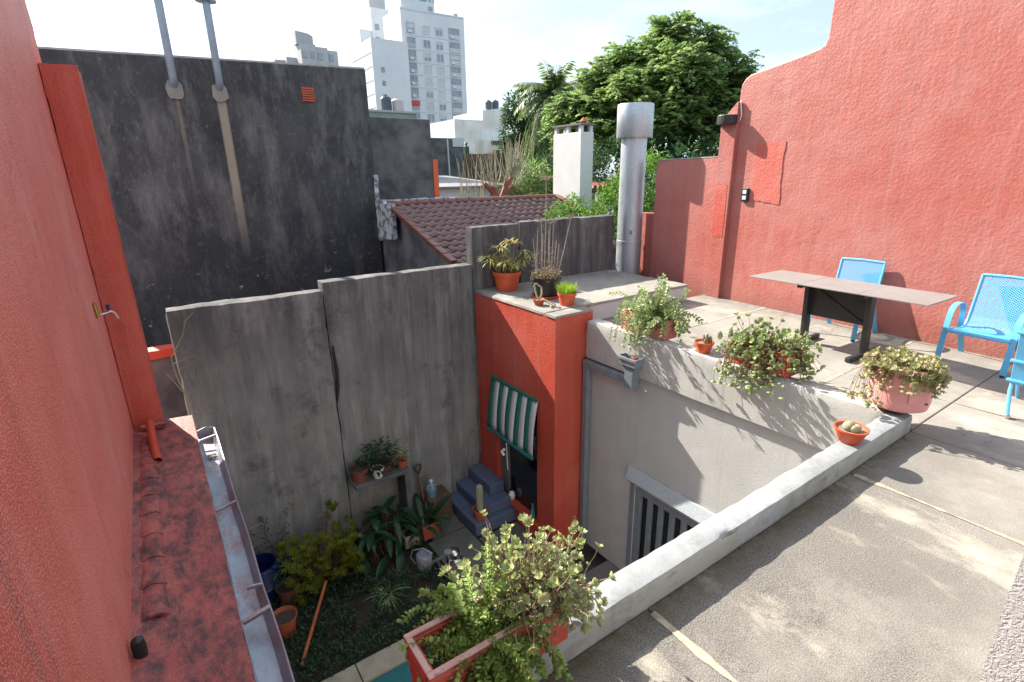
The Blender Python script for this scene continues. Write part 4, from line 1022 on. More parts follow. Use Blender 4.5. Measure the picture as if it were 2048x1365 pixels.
# cactus on the step
cp2 = thing('column_cactus', 'terracotta pot with single pale column cactus on the lowest blue step', 'potted plant', (3.32, 5.80, -3.0))
c0 = (3.32, 5.80, -2.999)
pot_mesh(c0, .085, .115, .17, .035).build('pot', 'terracotta', cp2, smooth=True); soil_disc(c0, .105, -2.86).build('soil', 'soil', cp2)
m = MB(); n = 20; rows = 14
for k in range(rows + 1):
    t = k / rows; r = .045 * (1 if t < .85 else math.sqrt(max(0, 1 - ((t - .85) / .15) ** 2)) + .001)
    for j in range(n):
        a = 2 * math.pi * j / n; rr = r * (1 + (.12 if j % 2 else -.08)); m.v.append((c0[0] + rr * math.cos(a), c0[1] + rr * math.sin(a), -2.86 + .44 * t))
m.f += [(k * n + j, k * n + (j + 1) % n, (k + 1) * n + (j + 1) % n, (k + 1) * n + j) for k in range(rows) for j in range(n)]
m.build('stem', 'cactus', cp2, smooth=True)
# shelf with pots against the party wall
sh = thing('masonry_shelf', 'low masonry shelf against the grey wall carrying small pots', 'shelf', (2.1, 6.45, GZ))
MB().box(1.67, 2.47, 6.28, 6.635, -2.16, -2.10).build('shelf_top', 'dark_wall', sh, bevel=.012)
MB().box(2.39, 2.465, 6.30, 6.635, GZ, -2.171).build('shelf_pier', 'dark_wall', sh, bevel=.01)
def leafy(root, c, r, h, n, mat, L, W, name='leaves'):
    lm = MB()
    for i in range(n):
        a = rnd(0, 6.28); rad = r * math.sqrt(random.random()); z = h * random.random()
        p = Vector((c[0] + math.cos(a) * rad, c[1] + math.sin(a) * rad, c[2] + z)); lm.leaf(p, (math.cos(a), math.sin(a), rnd(-.3, .9)), (0, 0, 1), L * rnd(.6, 1.2), W * rnd(.7, 1.1), .2)
    o = lm.build(name, mat, root); tag(o, None, None, None, 'stuff'); return o
random.seed(31)
SZ = -2.099
b1 = thing('bucket_pot', 'brown round pot at the left end of the masonry shelf', 'potted plant', (1.79, 6.43, SZ))
pot_mesh((1.79, 6.43, SZ), .10, .125, .20, .03).build('pot', 'terracotta_dark', b1, smooth=True); soil_disc((1.79, 6.43, SZ), .11, SZ + .18).build('soil', 'soil', b1); leafy(b1, (1.79, 6.43, SZ + .18), .10, .10, 40, 'leaf_garden', .09, .03)
b2_ = thing('white_pot', 'small white pot with dark leafy plant on the masonry shelf', 'potted plant', (2.02, 6.36, SZ))
pot_mesh((2.02, 6.36, SZ), .062, .088, .145, .02).build('pot', 'white_pot', b2_, smooth=True); soil_disc((2.02, 6.36, SZ), .08, SZ + .13).build('soil', 'soil', b2_); leafy(b2_, (2.02, 6.38, SZ + .10), .16, .36, 150, 'leaf_garden', .10, .035)
b3 = thing('fern_pot', 'dark pot with wiry leafy plant behind the white pot on the masonry shelf', 'potted plant', (2.18, 6.48, SZ))
pot_mesh((2.18, 6.48, SZ), .07, .095, .14, .02).build('pot', 'terracotta_dark', b3, smooth=True); leafy(b3, (2.18, 6.48, SZ + .10), .17, .34, 130, 'leaf_garden', .12, .03)
b4 = thing('begonia_pot', 'small terracotta pot with pale and red leaves at the right end of the shelf', 'potted plant', (2.40, 6.40, SZ))
pot_mesh((2.40, 6.40, SZ), .06, .085, .13, .02).build('pot', 'terracotta', b4, smooth=True); leafy(b4, (2.36, 6.40, SZ + .12), .11, .22, 60, 'leaf_sage', .07, .04); leafy(b4, (2.38, 6.42, SZ + .12), .09, .16, 22, 'leaf_red', .05, .03, 'red_leaves')
MB().tube([(2.47, 6.34, SZ + .02), (2.50, 6.33, SZ - .15), (2.49, 6.34, SZ - .42), (2.48, 6.34, SZ - .55)], .006, 5).build('trailing_stem', 'stem', b4)
# spade
sv = thing('garden_spade', 'spade with D shaped grip leaning on the grey wall', 'spade', (2.70, 6.5, GZ))
M['spade_dark'] = simple('dark_iron', (.05, .045, .04), (.09, .07, .055), 30, .6, metal=.5)
MB().tube([(2.70, 6.55, -2.42), (2.72, 6.50, -2.75), (2.74, 6.45, -3.02)], .019, 8).build('shaft', 'wood_handle', sv, smooth=True)
MB().tube([(2.70, 6.555, -2.40), (2.66, 6.56, -2.33), (2.645, 6.56, -2.26), (2.70, 6.56, -2.255), (2.755, 6.56, -2.26), (2.74, 6.56, -2.33), (2.70, 6.555, -2.40)], .014, 6).build('grip', 'spade_dark', sv, smooth=True)
MB().add([(2.67, 6.44, -3.0), (2.81, 6.44, -3.0), (2.82, 6.40, -3.15), (2.75, 6.385, -3.21), (2.67, 6.40, -3.15), (2.67, 6.455, -3.0), (2.81, 6.455, -3.0), (2.82, 6.415, -3.15), (2.75, 6.40, -3.21), (2.67, 6.415, -3.15)], [(0, 1, 2, 3, 4), (9, 8, 7, 6, 5), (0, 5, 6, 1), (1, 6, 7, 2), (2, 7, 8, 3), (3, 8, 9, 4), (4, 9, 5, 0)]).build('blade', 'spade_dark', sv)
# stump and bottle
sb = thing('wood_box', 'dark wooden crate box against the grey wall under the water bottle', 'box', (2.92, 6.45, GZ))
MB().box(2.73, 3.10, 6.28, 6.60, GZ + .03, -2.76).build('box_body', 'wood_dark', sb, bevel=.01)
for z in (-3.05, -2.90): MB().box(2.728, 3.102, 6.272, 6.279, z - .05, z + .05).build('plank', 'wood_dark', sb, bevel=.003)
wb = thing('water_bottle', 'clear plastic water bottle half full of blue liquid on the wooden box', 'bottle', (2.83, 6.40, -2.76))
t = NT('clear_plastic'); t.b.inputs['Transmission Weight'].default_value = .85; M['clear_plastic'] = t.done((.85, .9, .95), .12)
M['blue_liquid'] = simple('blue_liquid', (.05, .33, .55), rough=.2)
bz = -2.759
MB().lathe([(0, 0), (.072, 0), (.078, .02), (.078, .15), (.06, .20), (.026, .235), (.022, .25), (0, .25)], (2.83, 6.40, bz), 20).build('bottle', 'clear_plastic', wb, smooth=True)
MB().lathe([(0, .004), (.070, .004), (.0755, .02), (.0755, .105), (0, .105)], (2.83, 6.40, bz), 20).build('liquid', 'blue_liquid', wb, smooth=True)
MB().lathe([(.026, .251), (.026, .275), (0, .275)], (2.83, 6.40, bz), 14).build('cap', 'white_pot', wb, smooth=True)
# terracotta trough with leaves
random.seed(33)
tr = thing('courtyard_trough', 'ribbed terracotta trough with broad dark leaves beside the wooden box', 'planter', (2.58, 6.15, GZ))
brick_box('terracotta', 'terracotta_dark', tr, 2.47, 2.73, 5.99, 6.52, GZ + .025, GZ + .25, 5, .02)
def broad(mb, p, d, L, W, droop, n=6):
    p = Vector(p); d = Vector(d).normalized(); pts = [p]; q = p
    for i in range(n):
        d = (d + Vector((0, 0, -droop / n))).normalized(); q = q + d * L / n; pts.append(q)
    r = Vector((d.y, -d.x, 0)); r = r.normalized() if r.length > .01 else Vector((1, 0, 0))
    vs = []
    for i, x in enumerate(pts):
        w = W * math.sin(math.pi * min(.98, (i + .25) / (n + .25))) ** .8 / 2; vs += [x - r * w + Vector((0, 0, w * .35)), x, x + r * w + Vector((0, 0, w * .35))]
    mb.add(vs, [(3 * i + k, 3 * i + k + 1, 3 * i + k + 4, 3 * i + k + 3) for i in range(n) for k in (0, 1)])
lm = MB()
for i in range(26):
    a = rnd(0, 6.28); broad(lm, (rnd(2.5, 2.68), rnd(6.05, 6.4), GZ + .2), (math.cos(a) - .3, math.sin(a) - .2, rnd(.6, 1.4)), rnd(.28, .55), rnd(.05, .09), rnd(.6, 1.6))
tag(lm.build('leaves', 'leaf_garden', tr, smooth=True), None, None, None, 'stuff')
yp = thing('cream_pot', 'plain cream square pot left of the ribbed terracotta trough', 'planter', (2.30, 6.1, GZ))
ring(2.20, 2.42, 6.02, 6.24, GZ + .0, GZ + .20, .02).build('pot', 'tan_coping', yp, bevel=.008); MB().box(2.22, 2.40, 6.04, 6.22, GZ, GZ + .16).build('soil', 'soil', yp)
# broad-leaved plant clump by the wall
random.seed(34)
bl = thing('broad_leaf_plant', 'dark broad leaved plant clump by the foot of the grey wall', 'plant', (1.95, 6.2, GZ))
lm = MB(); sm = MB()
for i in range(60):
    a = rnd(0, 6.28); b = (rnd(1.6, 2.25), rnd(6.0, 6.4), GZ)
    h = rnd(.05, .6); t_ = Vector(b) + Vector((rnd(-.1, .1), rnd(-.1, .1), h)); sm.tube([b, t_], .007, 4, False)
    broad(lm, t_, (math.cos(a), math.sin(a) - .2, rnd(.1, .9)), rnd(.25, .5), rnd(.07, .12), rnd(.7, 1.8))
tag(lm.build('leaves', 'leaf_garden', bl, smooth=True), None, None, None, 'stuff'); sm.build('stems', 'stem_red', bl)
# yellow-green bush
random.seed(35)
yb = thing('yellow_bush', 'yellow green leafy bush lit among the dark courtyard plants', 'bush', (1.1, 6.1, GZ))
lm, sm = MB(), MB()
for i in range(150):
    t_ = Vector((1.08, 6.08, GZ + .50)) + Vector((rnd(-1, 1) * .46, rnd(-1, 1) * .34, rnd(-.36, .24)))
    if random.random() < .07: t_ = Vector((1.30 + rnd(-.12, .12), 6.35 + rnd(-.1, .1), GZ + rnd(.7, 1.0)))
    if random.random() < .5: sm.tube([(1.1, 6.1, GZ), (t_ + Vector((1.1, 6.1, GZ))) / 2 + rdir() * .05, t_], .005, 4, False)
    for k in range(4): lm.rosette(t_ + rdir() * .04, Vector((0, -.2, 1)) + rdir() * .5, rnd(.035, .06), 6, .42, .3)
tag(lm.build('leaves', 'leaf_yellow', yb), None, None, None, 'stuff'); sm.build('stems', 'stem_red', yb)
# ground cover
random.seed(36)
gcv = MB()
for i in range(5200):
    x, y = rnd(.25, 2.46), rnd(4.6, 6.55)
    if mnoise.noise(Vector((x * 1.6, y * 1.6, 5))) < -.08 and x > 1.2: continue
    gcv.leaf((x, y, GZ + rnd(0, .09)), rdir() + Vector((0, 0, .6)), (0, 0, 1), rnd(.03, .09), rnd(.015, .03), .2)
tag(gcv.build('ground_cover', 'leaf_garden', None, (1.3, 5.5, GZ)), 'low dark green ground cover filling the courtyard bed', 'ground cover', None, 'stuff')
spd = thing('spider_plant', 'pale striped spider plant tuft in the courtyard bed', 'plant', (1.65, 5.35, GZ)); lm = MB()
for i in range(42):
    a = rnd(0, 6.28); blade(lm, (1.65, 5.35, GZ), (math.cos(a), math.sin(a), rnd(.5, 1.6)), rnd(.25, .42), .02, rnd(1.2, 2.4), 6)
tag(lm.build('leaves', 'leaf_sage', spd), None, None, None, 'stuff')
vn = thing('wall_climber', 'thin leafy climber at the foot of the grey wall behind the gutter', 'plant', (.4, 6.5, GZ)); lm, sm = MB(), MB()
for i in range(9):
    x = rnd(.15, .6); pts = [Vector((x + rnd(-.05, .05) * k, 6.55, GZ + k * .16)) for k in range(rnd(3, 8).__int__())]
    if len(pts) > 1: sm.tube(pts, .004, 4, False)
    for p in pts:
        for k in range(7): lm.leaf(p + rdir() * .06, rdir(), (0, -1, .4), rnd(.03, .06), .014, .1)
tag(lm.build('leaves', 'leaf_garden', vn), None, None, None, 'stuff'); sm.build('stems', 'stem_red', vn)
# dead twigs on the wall beside the pilaster
dt = thing('dead_twigs', 'bare pale twigs against the grey wall beside the red pilaster', 'twigs', (0, 6.55, -.9)); sm = MB()
for pts, r in (([(.04, 6.56, -1.0), (.02, 6.57, -.5), (-.04, 6.57, -.15), (-.05, 6.56, .05), (.02, 6.56, .16), (.11, 6.56, .30), (.15, 6.55, .44), (.24, 6.55, .52)], .008),
               ([(.0, 6.57, -.6), (.04, 6.56, -.50), (.14, 6.55, -.42)], .004), ([(-.02, 6.57, -.35), (-.08, 6.57, -.2), (-.12, 6.56, -.12)], .005), ([(.02, 6.57, -.75), (.08, 6.56, -.66)], .003),
               ([(-.04, 6.57, -.02), (.08, 6.56, .02), (.20, 6.55, .03)], .003), ([(.02, 6.57, -.62), (.15, 6.56, -.64), (.26, 6.55, -.65)], .003), ([(0, 6.57, -.1), (.10, 6.56, -.06), (.22, 6.55, 0)], .003)):
    sm.tube(pts, [r * (1.2 - .8 * i / len(pts)) for i in range(len(pts))], 5)
sm.build('twig', 'bare_twig', dt, smooth=True)
# pole, pots, barrel, can, bowl
MB().tube([(1.02, 5.72, GZ + .30), (.50, 4.92, GZ + .04)], .021, 10).build('leaning_pole', 'wood_orange', None, (.7, 5.3, GZ), True)
tag(bpy.context.scene.objects['leaning_pole'], 'orange wooden pole slanting across the courtyard bed', 'pole')
for nm, lab, c, s_, mt in (('shrub_pot', 'terracotta pot with small shrub in front of the blue barrel', (.62, 6.02, GZ), 1.0, 'terracotta_dark'), ('empty_pot', 'plain terracotta pot of soil right below the rain gutter', (.47, 5.52, GZ), 1.05, 'terracotta')):
    o = thing(nm, lab, 'potted plant', c)
    pot_mesh(c, .10 * s_, .135 * s_, .24 * s_, .03).build('pot', mt, o, smooth=True); soil_disc(c, .125 * s_, GZ + .2 * s_).build('soil', 'soil', o)
    if nm == 'shrub_pot': leafy(o, (c[0], c[1], GZ + .22), .15, .32, 120, 'leaf_garden', .07, .03)
br = thing('blue_barrel', 'blue plastic barrel in the shaded left corner of the courtyard', 'barrel', (.38, 6.28, GZ))
MB().lathe([(0, 0), (.20, 0), (.22, .05), (.22, .2), (.235, .22), (.22, .24), (.22, .46), (.20, .5), (.19, .5), (.2, .46), (.2, .1), (0, .1)], (.38, 6.28, GZ), 24).build('drum', 'blue_plastic', br, smooth=True)
MB().box(.62, .86, 6.26, 6.5, GZ, GZ + .42).build('bin', 'blue_plastic', None, (.74, 6.38, GZ), bevel=.03); bpy.context.scene.objects['bin'].name = 'blue_crate'
tag(bpy.context.scene.objects['blue_crate'], 'square blue plastic bin beside the blue barrel', 'bin')
wc = thing('watering_can', 'grey metal watering can with rose spout lying by the paving', 'watering can', (2.30, 5.5, GZ))
MB().lathe([(0, 0), (.105, 0), (.11, .02), (.11, .20), (.10, .215), (.06, .22), (.06, .20), (0, .20)], (2.27, 5.55, GZ), 20).build('body', 'gutter', wc, smooth=True)
MB().tube([(2.36, 5.50, GZ + .06), (2.46, 5.40, GZ + .17), (2.52, 5.34, GZ + .24)], [.028, .018, .016], 8).build('spout', 'gutter', wc, smooth=True)
MB().lathe([(.015, 0), (.055, .04), (.057, .05), (0, .052)], (2.53, 5.33, GZ + .23), 14).build('rose', 'galv', wc, smooth=True)
MB().tube([(2.18, 5.62, GZ + .04), (2.13, 5.68, GZ + .14), (2.16, 5.66, GZ + .26), (2.27, 5.55, GZ + .31), (2.36, 5.47, GZ + .24)], .010, 6).build('handle', 'galv', wc, smooth=True)
hs = MB().tube([(2.44, 5.55, GZ + .05), (2.42, 5.25, GZ + .05), (2.47, 5.10, GZ + .05), (2.60, 5.06, GZ + .06), (2.72, 5.12, GZ + .06)], .022, 8)
M['hose'] = simple('grey_hose', (.16, .16, .17), rough=.5)
tag(hs.build('grey_hose', 'hose', None, (2.5, 5.3, GZ), True), 'short thick grey hose curving round the paving corner', 'hose')
bw = thing('steel_bowl', 'shiny stainless steel dog bowl on the courtyard paving', 'bowl', (2.66, 5.42, GZ + .03))
bcz = (2.66, 5.42, GZ + .031)
MB().lathe([(0, 0), (.115, 0), (.118, .008), (.10, .05), (.105, .058), (.098, .062), (.080, .015), (0, .012)], bcz, 28).build('bowl', 'steel', bw, smooth=True)
MB().lathe([(0, .05), (.05, .055), (.085, .10), (.08, .135), (.05, .16), (0, .165)], bcz, 24).build('lid', 'steel', bw, smooth=True)
# ------------------------------------------------------------------ neighbours behind the party wall
bw_ = thing('black_wall_building', 'tall soot black windowless wall of the neighbour behind the courtyard', 'building', (0, 11, -3.6))
MB().prism([(-1.0, -3.6), (4.11, -3.6), (4.11, 3.93), (-1.0, 3.78)], 11.0, 14.5, 'y').build('wall', 'black_wall', bw_, bevel=.015)
M['flash'] = simple('peeling_white_flashing', (.50, .53, .58), (.16, .16, .17), 9, .7, .6, 30, bdist=.03, lo=.45, hi=.55)
MB().prism([(-1.0, 3.781), (4.10, 3.931), (4.10, 3.96), (-1.0, 3.81)], 11.02, 11.2, 'y').build('coping', 'coping_grey', bw_)
rough_box(4.06, 4.16, 10.95, 11.03, .6, 1.95, .08, .02, 41).build('peeling_edge', 'flash', bw_, smooth=True)
vg = thing('vent_grille', 'square terracotta vent grille high on the black wall', 'vent', (2.95, 10.97, 3.4))
MB().box(2.83, 3.07, 10.985, 10.999, 3.27, 3.53).build('backing', 'terracotta_dark', vg)
for i in range(6): MB().box(2.84, 3.06, 10.955, 10.984, 3.28 + i * .041, 3.308 + i * .041).build('slat', 'terracotta', vg, bevel=.004)
M['zinc'] = simple('painted_zinc', (.30, .37, .46), (.24, .30, .38), 6, .45, metal=.4)
for nm, x, z1, lab in (('wall_flue', .80, 4.68, 'grey metal flue pipe on the black wall, left of the pair'), ('wall_flue', 1.47, 4.68, 'grey metal flue pipe above the long pale stain on the black wall')):
    f = thing(nm, lab, 'flue', (x, 10.9, 3.3), 'flue pipes on the black wall')
    MB().tube([(x, 11.05, 3.40), (x, 10.93, 3.42), (x, 10.86, 3.50), (x, 10.86, z1)], .060, 14).build('pipe', 'zinc', f, smooth=True)
    MB().lathe([(.08, 0), (.155, -.005), (.155, .02), (.10, .045), (0, .05)], (x, 10.86, z1), 20).build('cap', 'zinc', f, smooth=True)
    m = MB(); n = 14
    m.lathe([(0, 0), (.08, .0), (.122, .01), (.118, .02), (0, .03)], (0, 0, 0), n)
    m.v = [(x + v[0] * (1.05 + .25 * mnoise.noise(Vector((v[0] * 22, v[1] * 22, x)))), 11.0 - v[2] * 2.2, 3.36 + v[1] * (1.1 + .35 * mnoise.noise(Vector((v[0] * 18, v[1] * 18, x + 4)))) - (.05 if v[1] < -.05 else 0)) for v in m.v]; m.f = [q[::-1] for q in m.f]
    m.build('mortar_collar', 'concrete_top', f, smooth=True)
w2 = thing('dark_wall', 'lower dark grey wall with orange painted edge right of the black wall', 'wall', (4.9, 11.5, -3.6))
MB().box(4.115, 5.70, 11.5, 11.75, -3.6, 3.12).build('wall', 'dark_wall', w2, bevel=.015)
MB().box(5.702, 5.83, 11.49, 11.74, 1.0, 2.27).build('orange_edge', M['plastic_orange'], w2)
# ---- tiled house
hs_ = thing('tiled_house', 'neighbour house with brown glazed tile roof behind the party wall', 'house', (6.2, 8.9, -3.6))
HX0, HX1, HY0, HZ0, HY1, HZ1 = 4.04, 8.34, 7.60, .53, 10.22, 1.37
sl = (HZ1 - HZ0) / (HY1 - HY0)
MB().box(HX0 + .12, HX1 - .12, HY0 + .25, 11.4, -3.6, HZ0 - .10).build('wall', 'dark_wall', hs_)
MB().prism([(HY0 + .25, HZ0 - .0999), (11.4, HZ0 - .0999), (11.4, HZ1 - .12), (HY1, HZ1 - .10), (HY0 + .25, HZ0 + .0)], HX0 + .12, HX0 + .30, 'x').build('gable', 'dark_wall', hs_)
M['tile_brown'] = simple('glazed_brown_tile', (.185, .088, .08), (.13, .068, .066), 3, .28, .1, 30, spec=.7)
M['tile_red'] = simple('red_verge_tile', (.21, .07, .055), (.14, .05, .042), 5, .45)
rf = MB().prism([(HY0, HZ0 - .03), (HY1, HZ1 - .03), (11.4, HZ1 - .10), (11.4, HZ1 - .16), (HY1, HZ1 - .09), (HY0, HZ0 - .09)], HX0 + .02, HX1 - .02, 'x').build('roof', 'terracotta_dark', hs_)
rows, cols = 12, 22
LT = math.hypot(HY1 - HY0, HZ1 - HZ0) / rows; WT = (HX1 - HX0 - .04) / cols; ang = math.atan(sl)
def tile_mesh():
    mb = MB(); prof = []
    n = 9
    for i in range(n + 1):
        t = i / n
        prof.append((t * WT, .034 * (math.sin(math.pi * min(1, t / .62)) if t < .62 else 0) + .002))
    L2 = LT * 1.10
    vs = []
    for y, dz in ((0, .040), (L2, .004)):
        for x, z in prof: vs.append((x, y, z + dz))
    for x, z in prof: vs.append((x, 0, z + .040 - .036))
    m = n + 1
    mb.add(vs, [(i, i + 1, m + i + 1, m + i) for i in range(n)] + [(2 * m + i, 2 * m + i + 1, i + 1, i) for i in range(n)])
    me = bpy.data.meshes.new('roof_tile'); me.from_pydata(mb.v, [], mb.f); me.materials.append(M['tile_brown']); me.update()
    me.polygons.foreach_set('use_smooth', [True] * len(me.polygons)); return me
tm = tile_mesh(); random.seed(41)
for r_ in range(rows):
    for c_ in range(cols):
        o = bpy.data.objects.new('roof_tile', tm); COL.objects.link(o); o.parent = rf
        y = HY0 - .04 + r_ * LT * math.cos(ang); z = HZ0 - .025 + (r_ * LT - .04) * math.sin(ang)
        o.location = Vector((HX0 + .02 + c_ * WT + rnd(-.004, .004), y + rnd(-.006, .006), z + rnd(-.005, .005))) - ORG[rf]
        o.rotation_euler = (ang + rnd(-.02, .02), rnd(-.02, .02), rnd(-.025, .025))
for i in range(9):
    a, b = i / 9, (i + 1.12) / 9
    for X, nm in ((HX0 - .01, 'verge_tile'), (HX1 + .0, 'verge_tile')):
        p = Vector((X, HY0 - .05 + (HY1 - HY0) * a, HZ0 + .035 + (HZ1 - HZ0) * a)); q = Vector((X, HY0 - .05 + (HY1 - HY0) * min(1.02, b), HZ0 + .02 + (HZ1 - HZ0) * min(1.02, b)))
        MB().bar(p, q, .13, .05).build(nm, 'tile_red', hs_, bevel=.015)
for i in range(14):
    x = HX0 + (HX1 - HX0) * i / 14
    MB().tube([(x, HY1 + .02, HZ1 + .01), (x + .33, HY1 + .02, HZ1 + .0)], [.075, .065], 10).build('ridge_tile', 'tile_red', hs_, smooth=True)
rough_box(HX0 - .1, 5.70, HY1 + .10, 10.6, HZ1 - .12, HZ1 + .09, .08, .03, 43, False).build('flashing', 'flash', hs_, smooth=True)
rough_box(HX0 - .12, HX0 + .02, 9.9, 10.6, HZ1 - .65, HZ1 + .05, .07, .025, 44, False).build('flashing', 'flash', hs_, smooth=True)
# ---- white chimney
wcM = thing('white_chimney', 'white rectangular masonry chimney with open stone capped top', 'chimney', (8.6, 9.9, -3.6))
MB().box(8.42, 8.80, 9.46, 10.45, -3.6, 2.80).build('shaft', 'white_plaster', wcM, bevel=.006)
for x in (8.47, 8.75):
    for y in (9.52, 9.95, 10.38): MB().box(x - .04, x + .04, y - .04, y + .04, 2.801, 2.94).build('cap_post', 'white_plaster', wcM)
MB().box(8.40, 8.82, 9.44, 10.47, 2.941, 2.985).build('cap_slab', 'concrete_grey', wcM, bevel=.006)
MB().lathe([(0, 0), (.05, 0), (.055, .03), (.09, .045), (.09, .06), (.04, .11), (.02, .13), (0, .135)], (8.66, 9.66, 2.986), 14).build('cowl', 'terracotta', wcM, smooth=True)
# ---- creeper spilling over the roof end, with red geranium
random.seed(44)
cr = thing('roof_creeper', 'bright green creeper spilling over the right end of the tile roof', 'creeper', (7.4, 8.4, .7)); lm, sm = MB(), MB()
for i in range(240):
    x = 5.5 + 2.9 * random.random() ** .75; y = rnd(7.5, 9.7)
    if y > 7.6 + (x - 5.3) * .75: continue
    z = HZ0 + (y - HY0) * sl + rnd(.06, .24)
    p = Vector((x, y, z)); sm.tube([(p.x, p.y, HZ0 + (y - HY0) * sl), p], .004, 3, False)
    for k in range(16): lm.leaf(p + rdir() * .12, rdir() + Vector((0, 0, .2)), (0, 0, 1), rnd(.06, .10), rnd(.035, .055), .1)
tag(lm.build('leaves', 'leaf_bright', cr), None, None, None, 'stuff'); sm.build('stems', 'stem_red', cr)
fl_ = MB()
for i in range(46): fl_.leaf(Vector((6.05, 7.9, .92)) + Vector((rnd(-.1, .1), rnd(-.08, .08), rnd(-.03, .04))), rdir(), (0, 0, 1), .05, .04)
tag(fl_.build('red_flowers', 'leaf_red', cr), 'small cluster of red flowers')
# ---- dark shed wall and post right of the white chimney
pg = thing('tiled_lean_to', 'small tiled lean-to roof on posts behind the white chimney', 'shed', (10.8, 11, -3.6))
MB().box(10.2, 11.6, 11.0, 12.2, 1.40, 1.47).build('roof_slab', 'concrete_grey', pg)
for i in range(7): MB().tube([(10.25 + i * .19, 10.9, 1.52), (10.25 + i * .19, 12.1, 1.62)], .08, 8).build('roof_tile', 'tile_red', pg, smooth=True)
for x in (10.32, 11.4): MB().box(x - .08, x + .08, 11.05, 11.2, -3.6, 1.399).build('post', 'concrete_top', pg)
# ------------------------------------------------------------------ trees and shrubs
def crown(mb, blobs, nclump, per, L, W, spread, droop=.15, shell=.55):
    tot = sum(b[3] * b[4] * b[5] for b in blobs)
    for b in blobs:
        k = max(1, int(nclump * (b[3] * b[4] * b[5]) / tot))
        for i in range(k):
            d = rdir(); rr = rnd(shell, 1.0) ** .6
            c = Vector((b[0] + d.x * b[3] * rr, b[1] + d.y * b[4] * rr, b[2] + d.z * b[5] * rr))
            for j in range(per):
                e = rdir(); p = c + e * spread * random.random() ** .5
                dd = e + d * .7 + Vector((0, 0, -droop)); mb.leaf(p, dd, e + Vector((0, 0, .8)), L * rnd(.6, 1.2), W * rnd(.7, 1.2), .15)
def frond_tree(mb, blobs, nclump, per, L):
    """feathery compound leaves"""
    tot = sum(b[3] * b[4] * b[5] for b in blobs)
    for b in blobs:
        k = max(1, int(nclump * (b[3] * b[4] * b[5]) / tot))
        for i in range(k):
            d = rdir()
            if d.z < -.55: d.z *= -1
            rr = rnd(.35, 1.0) ** .5
            c = Vector((b[0] + d.x * b[3] * rr, b[1] + d.y * b[4] * rr, b[2] + d.z * b[5] * rr))
            for j in range(per):
                a = rnd(0, 6.28); e = Vector((math.cos(a), math.sin(a), rnd(-.6, 1.0)))
                e = (e + d * .5).normalized(); q = c + rdir() * .30
                side = e.cross(Vector((0, 0, 1))).normalized(); LL = L * rnd(.7, 1.2); n = 6
                for m_ in range(1, n + 1):
                    t = m_ / n; p = q + e * LL * t + Vector((0, 0, -.35 * LL * t * t))
                    for s_ in (1, -1):
                        mb.quadleaf(p, side * s_ + e * .5 + Vector((0, 0, -.2)), Vector((0, 0, 1)) + rdir() * .8, LL * .34 * (1.15 - .5 * t), LL * .24)
def limbs(mb, base, top, targets, r0):
    base = Vector(base); top = Vector(top); mb.tube([base, base.lerp(top, .5) + rdir() * .1, top], [r0, r0 * .8, r0 * .65], 10)
    for t_ in targets:
        t_ = Vector(t_); m = top.lerp(t_, .5) + rdir() * .25 + Vector((0, 0, .15)); mb.tube([top, m, t_], [r0 * .45, r0 * .28, r0 * .10], 6)
random.seed(51)
U = Vector((.665, -.745, 0)); V = Vector((.745, .665, 0)); C0 = Vector((14.3, 12.75, 0))
def tp3(u, v, z): return C0 + U * u + V * v + Vector((0, 0, z))
bt_ = thing('big_tree', 'large spreading feathery green tree beyond the tiled roof', 'tree', tuple(tp3(.6, 0, -3.6)))
bl_ = []
for u, v, z, r, h in ((-2.35, 0, 3.7, .85, .5), (-1.75, .3, 4.5, .75, .5), (-1.0, .2, 5.0, .8, .5), (-.1, .2, 5.25, .7, .45), (.65, .2, 5.75, .75, .5), (1.5, .3, 5.45, .7, .5), (2.2, .3, 4.9, .7, .5), (2.6, .3, 4.2, .7, .55), (.8, -.6, 4.7, 1.0, .6), (-.3, -.7, 4.2, 1.0, .55), (-1.4, -.5, 3.6, .95, .5), (1.9, -.2, 3.7, .95, .6), (.5, -.9, 3.4, 1.1, .5), (-.6, -.9, 3.0, .9, .4), (-2.0, -.3, 2.9, .6, .35), (1.5, -.5, 2.9, .9, .45), (.4, .8, 4.4, 1.3, .9), (-1.2, .8, 3.9, 1.1, .7), (1.6, .9, 4.2, 1.1, .7)):
    p = tp3(u, v, z); bl_.append((p.x, p.y, p.z, r, r, h))
lm = MB(); frond_tree(lm, bl_, 460, 22, .46); tag(lm.build('crown', 'leaf_tree', bt_), None, None, None, 'stuff')
sm = MB(); limbs(sm, tp3(.6, 0, -3.6), tp3(.6, 0, 1.9), [(b[0], b[1], b[2]) for b in bl_], .22); sm.build('trunk', 'bark', bt_, smooth=True)
# olive grey tree at its right
random.seed(52)
t2 = thing('grey_green_tree', 'grey green twiggy tree showing between the big tree and red wall', 'tree', tuple(tp3(3.6, 1.8, -3.6)))
p = tp3(3.4, 1.8, 4.0); q_ = tp3(3.75, 1.8, 5.2); lm = MB(); crown(lm, [(p.x, p.y, p.z, .8, .8, 1.0), (p.x, p.y, p.z - 1, .9, .9, .8)], 150, 22, .16, .05, .35); tag(lm.build('crown', 'leaf_olive', t2), None, None, None, 'stuff')
sm = MB(); limbs(sm, tp3(3.5, 1.8, -3.6), tp3(3.4, 1.8, 2.6), [p + rdir() * .7 for i in range(5)], .10); sm.build('trunk', 'bark', t2, smooth=True)
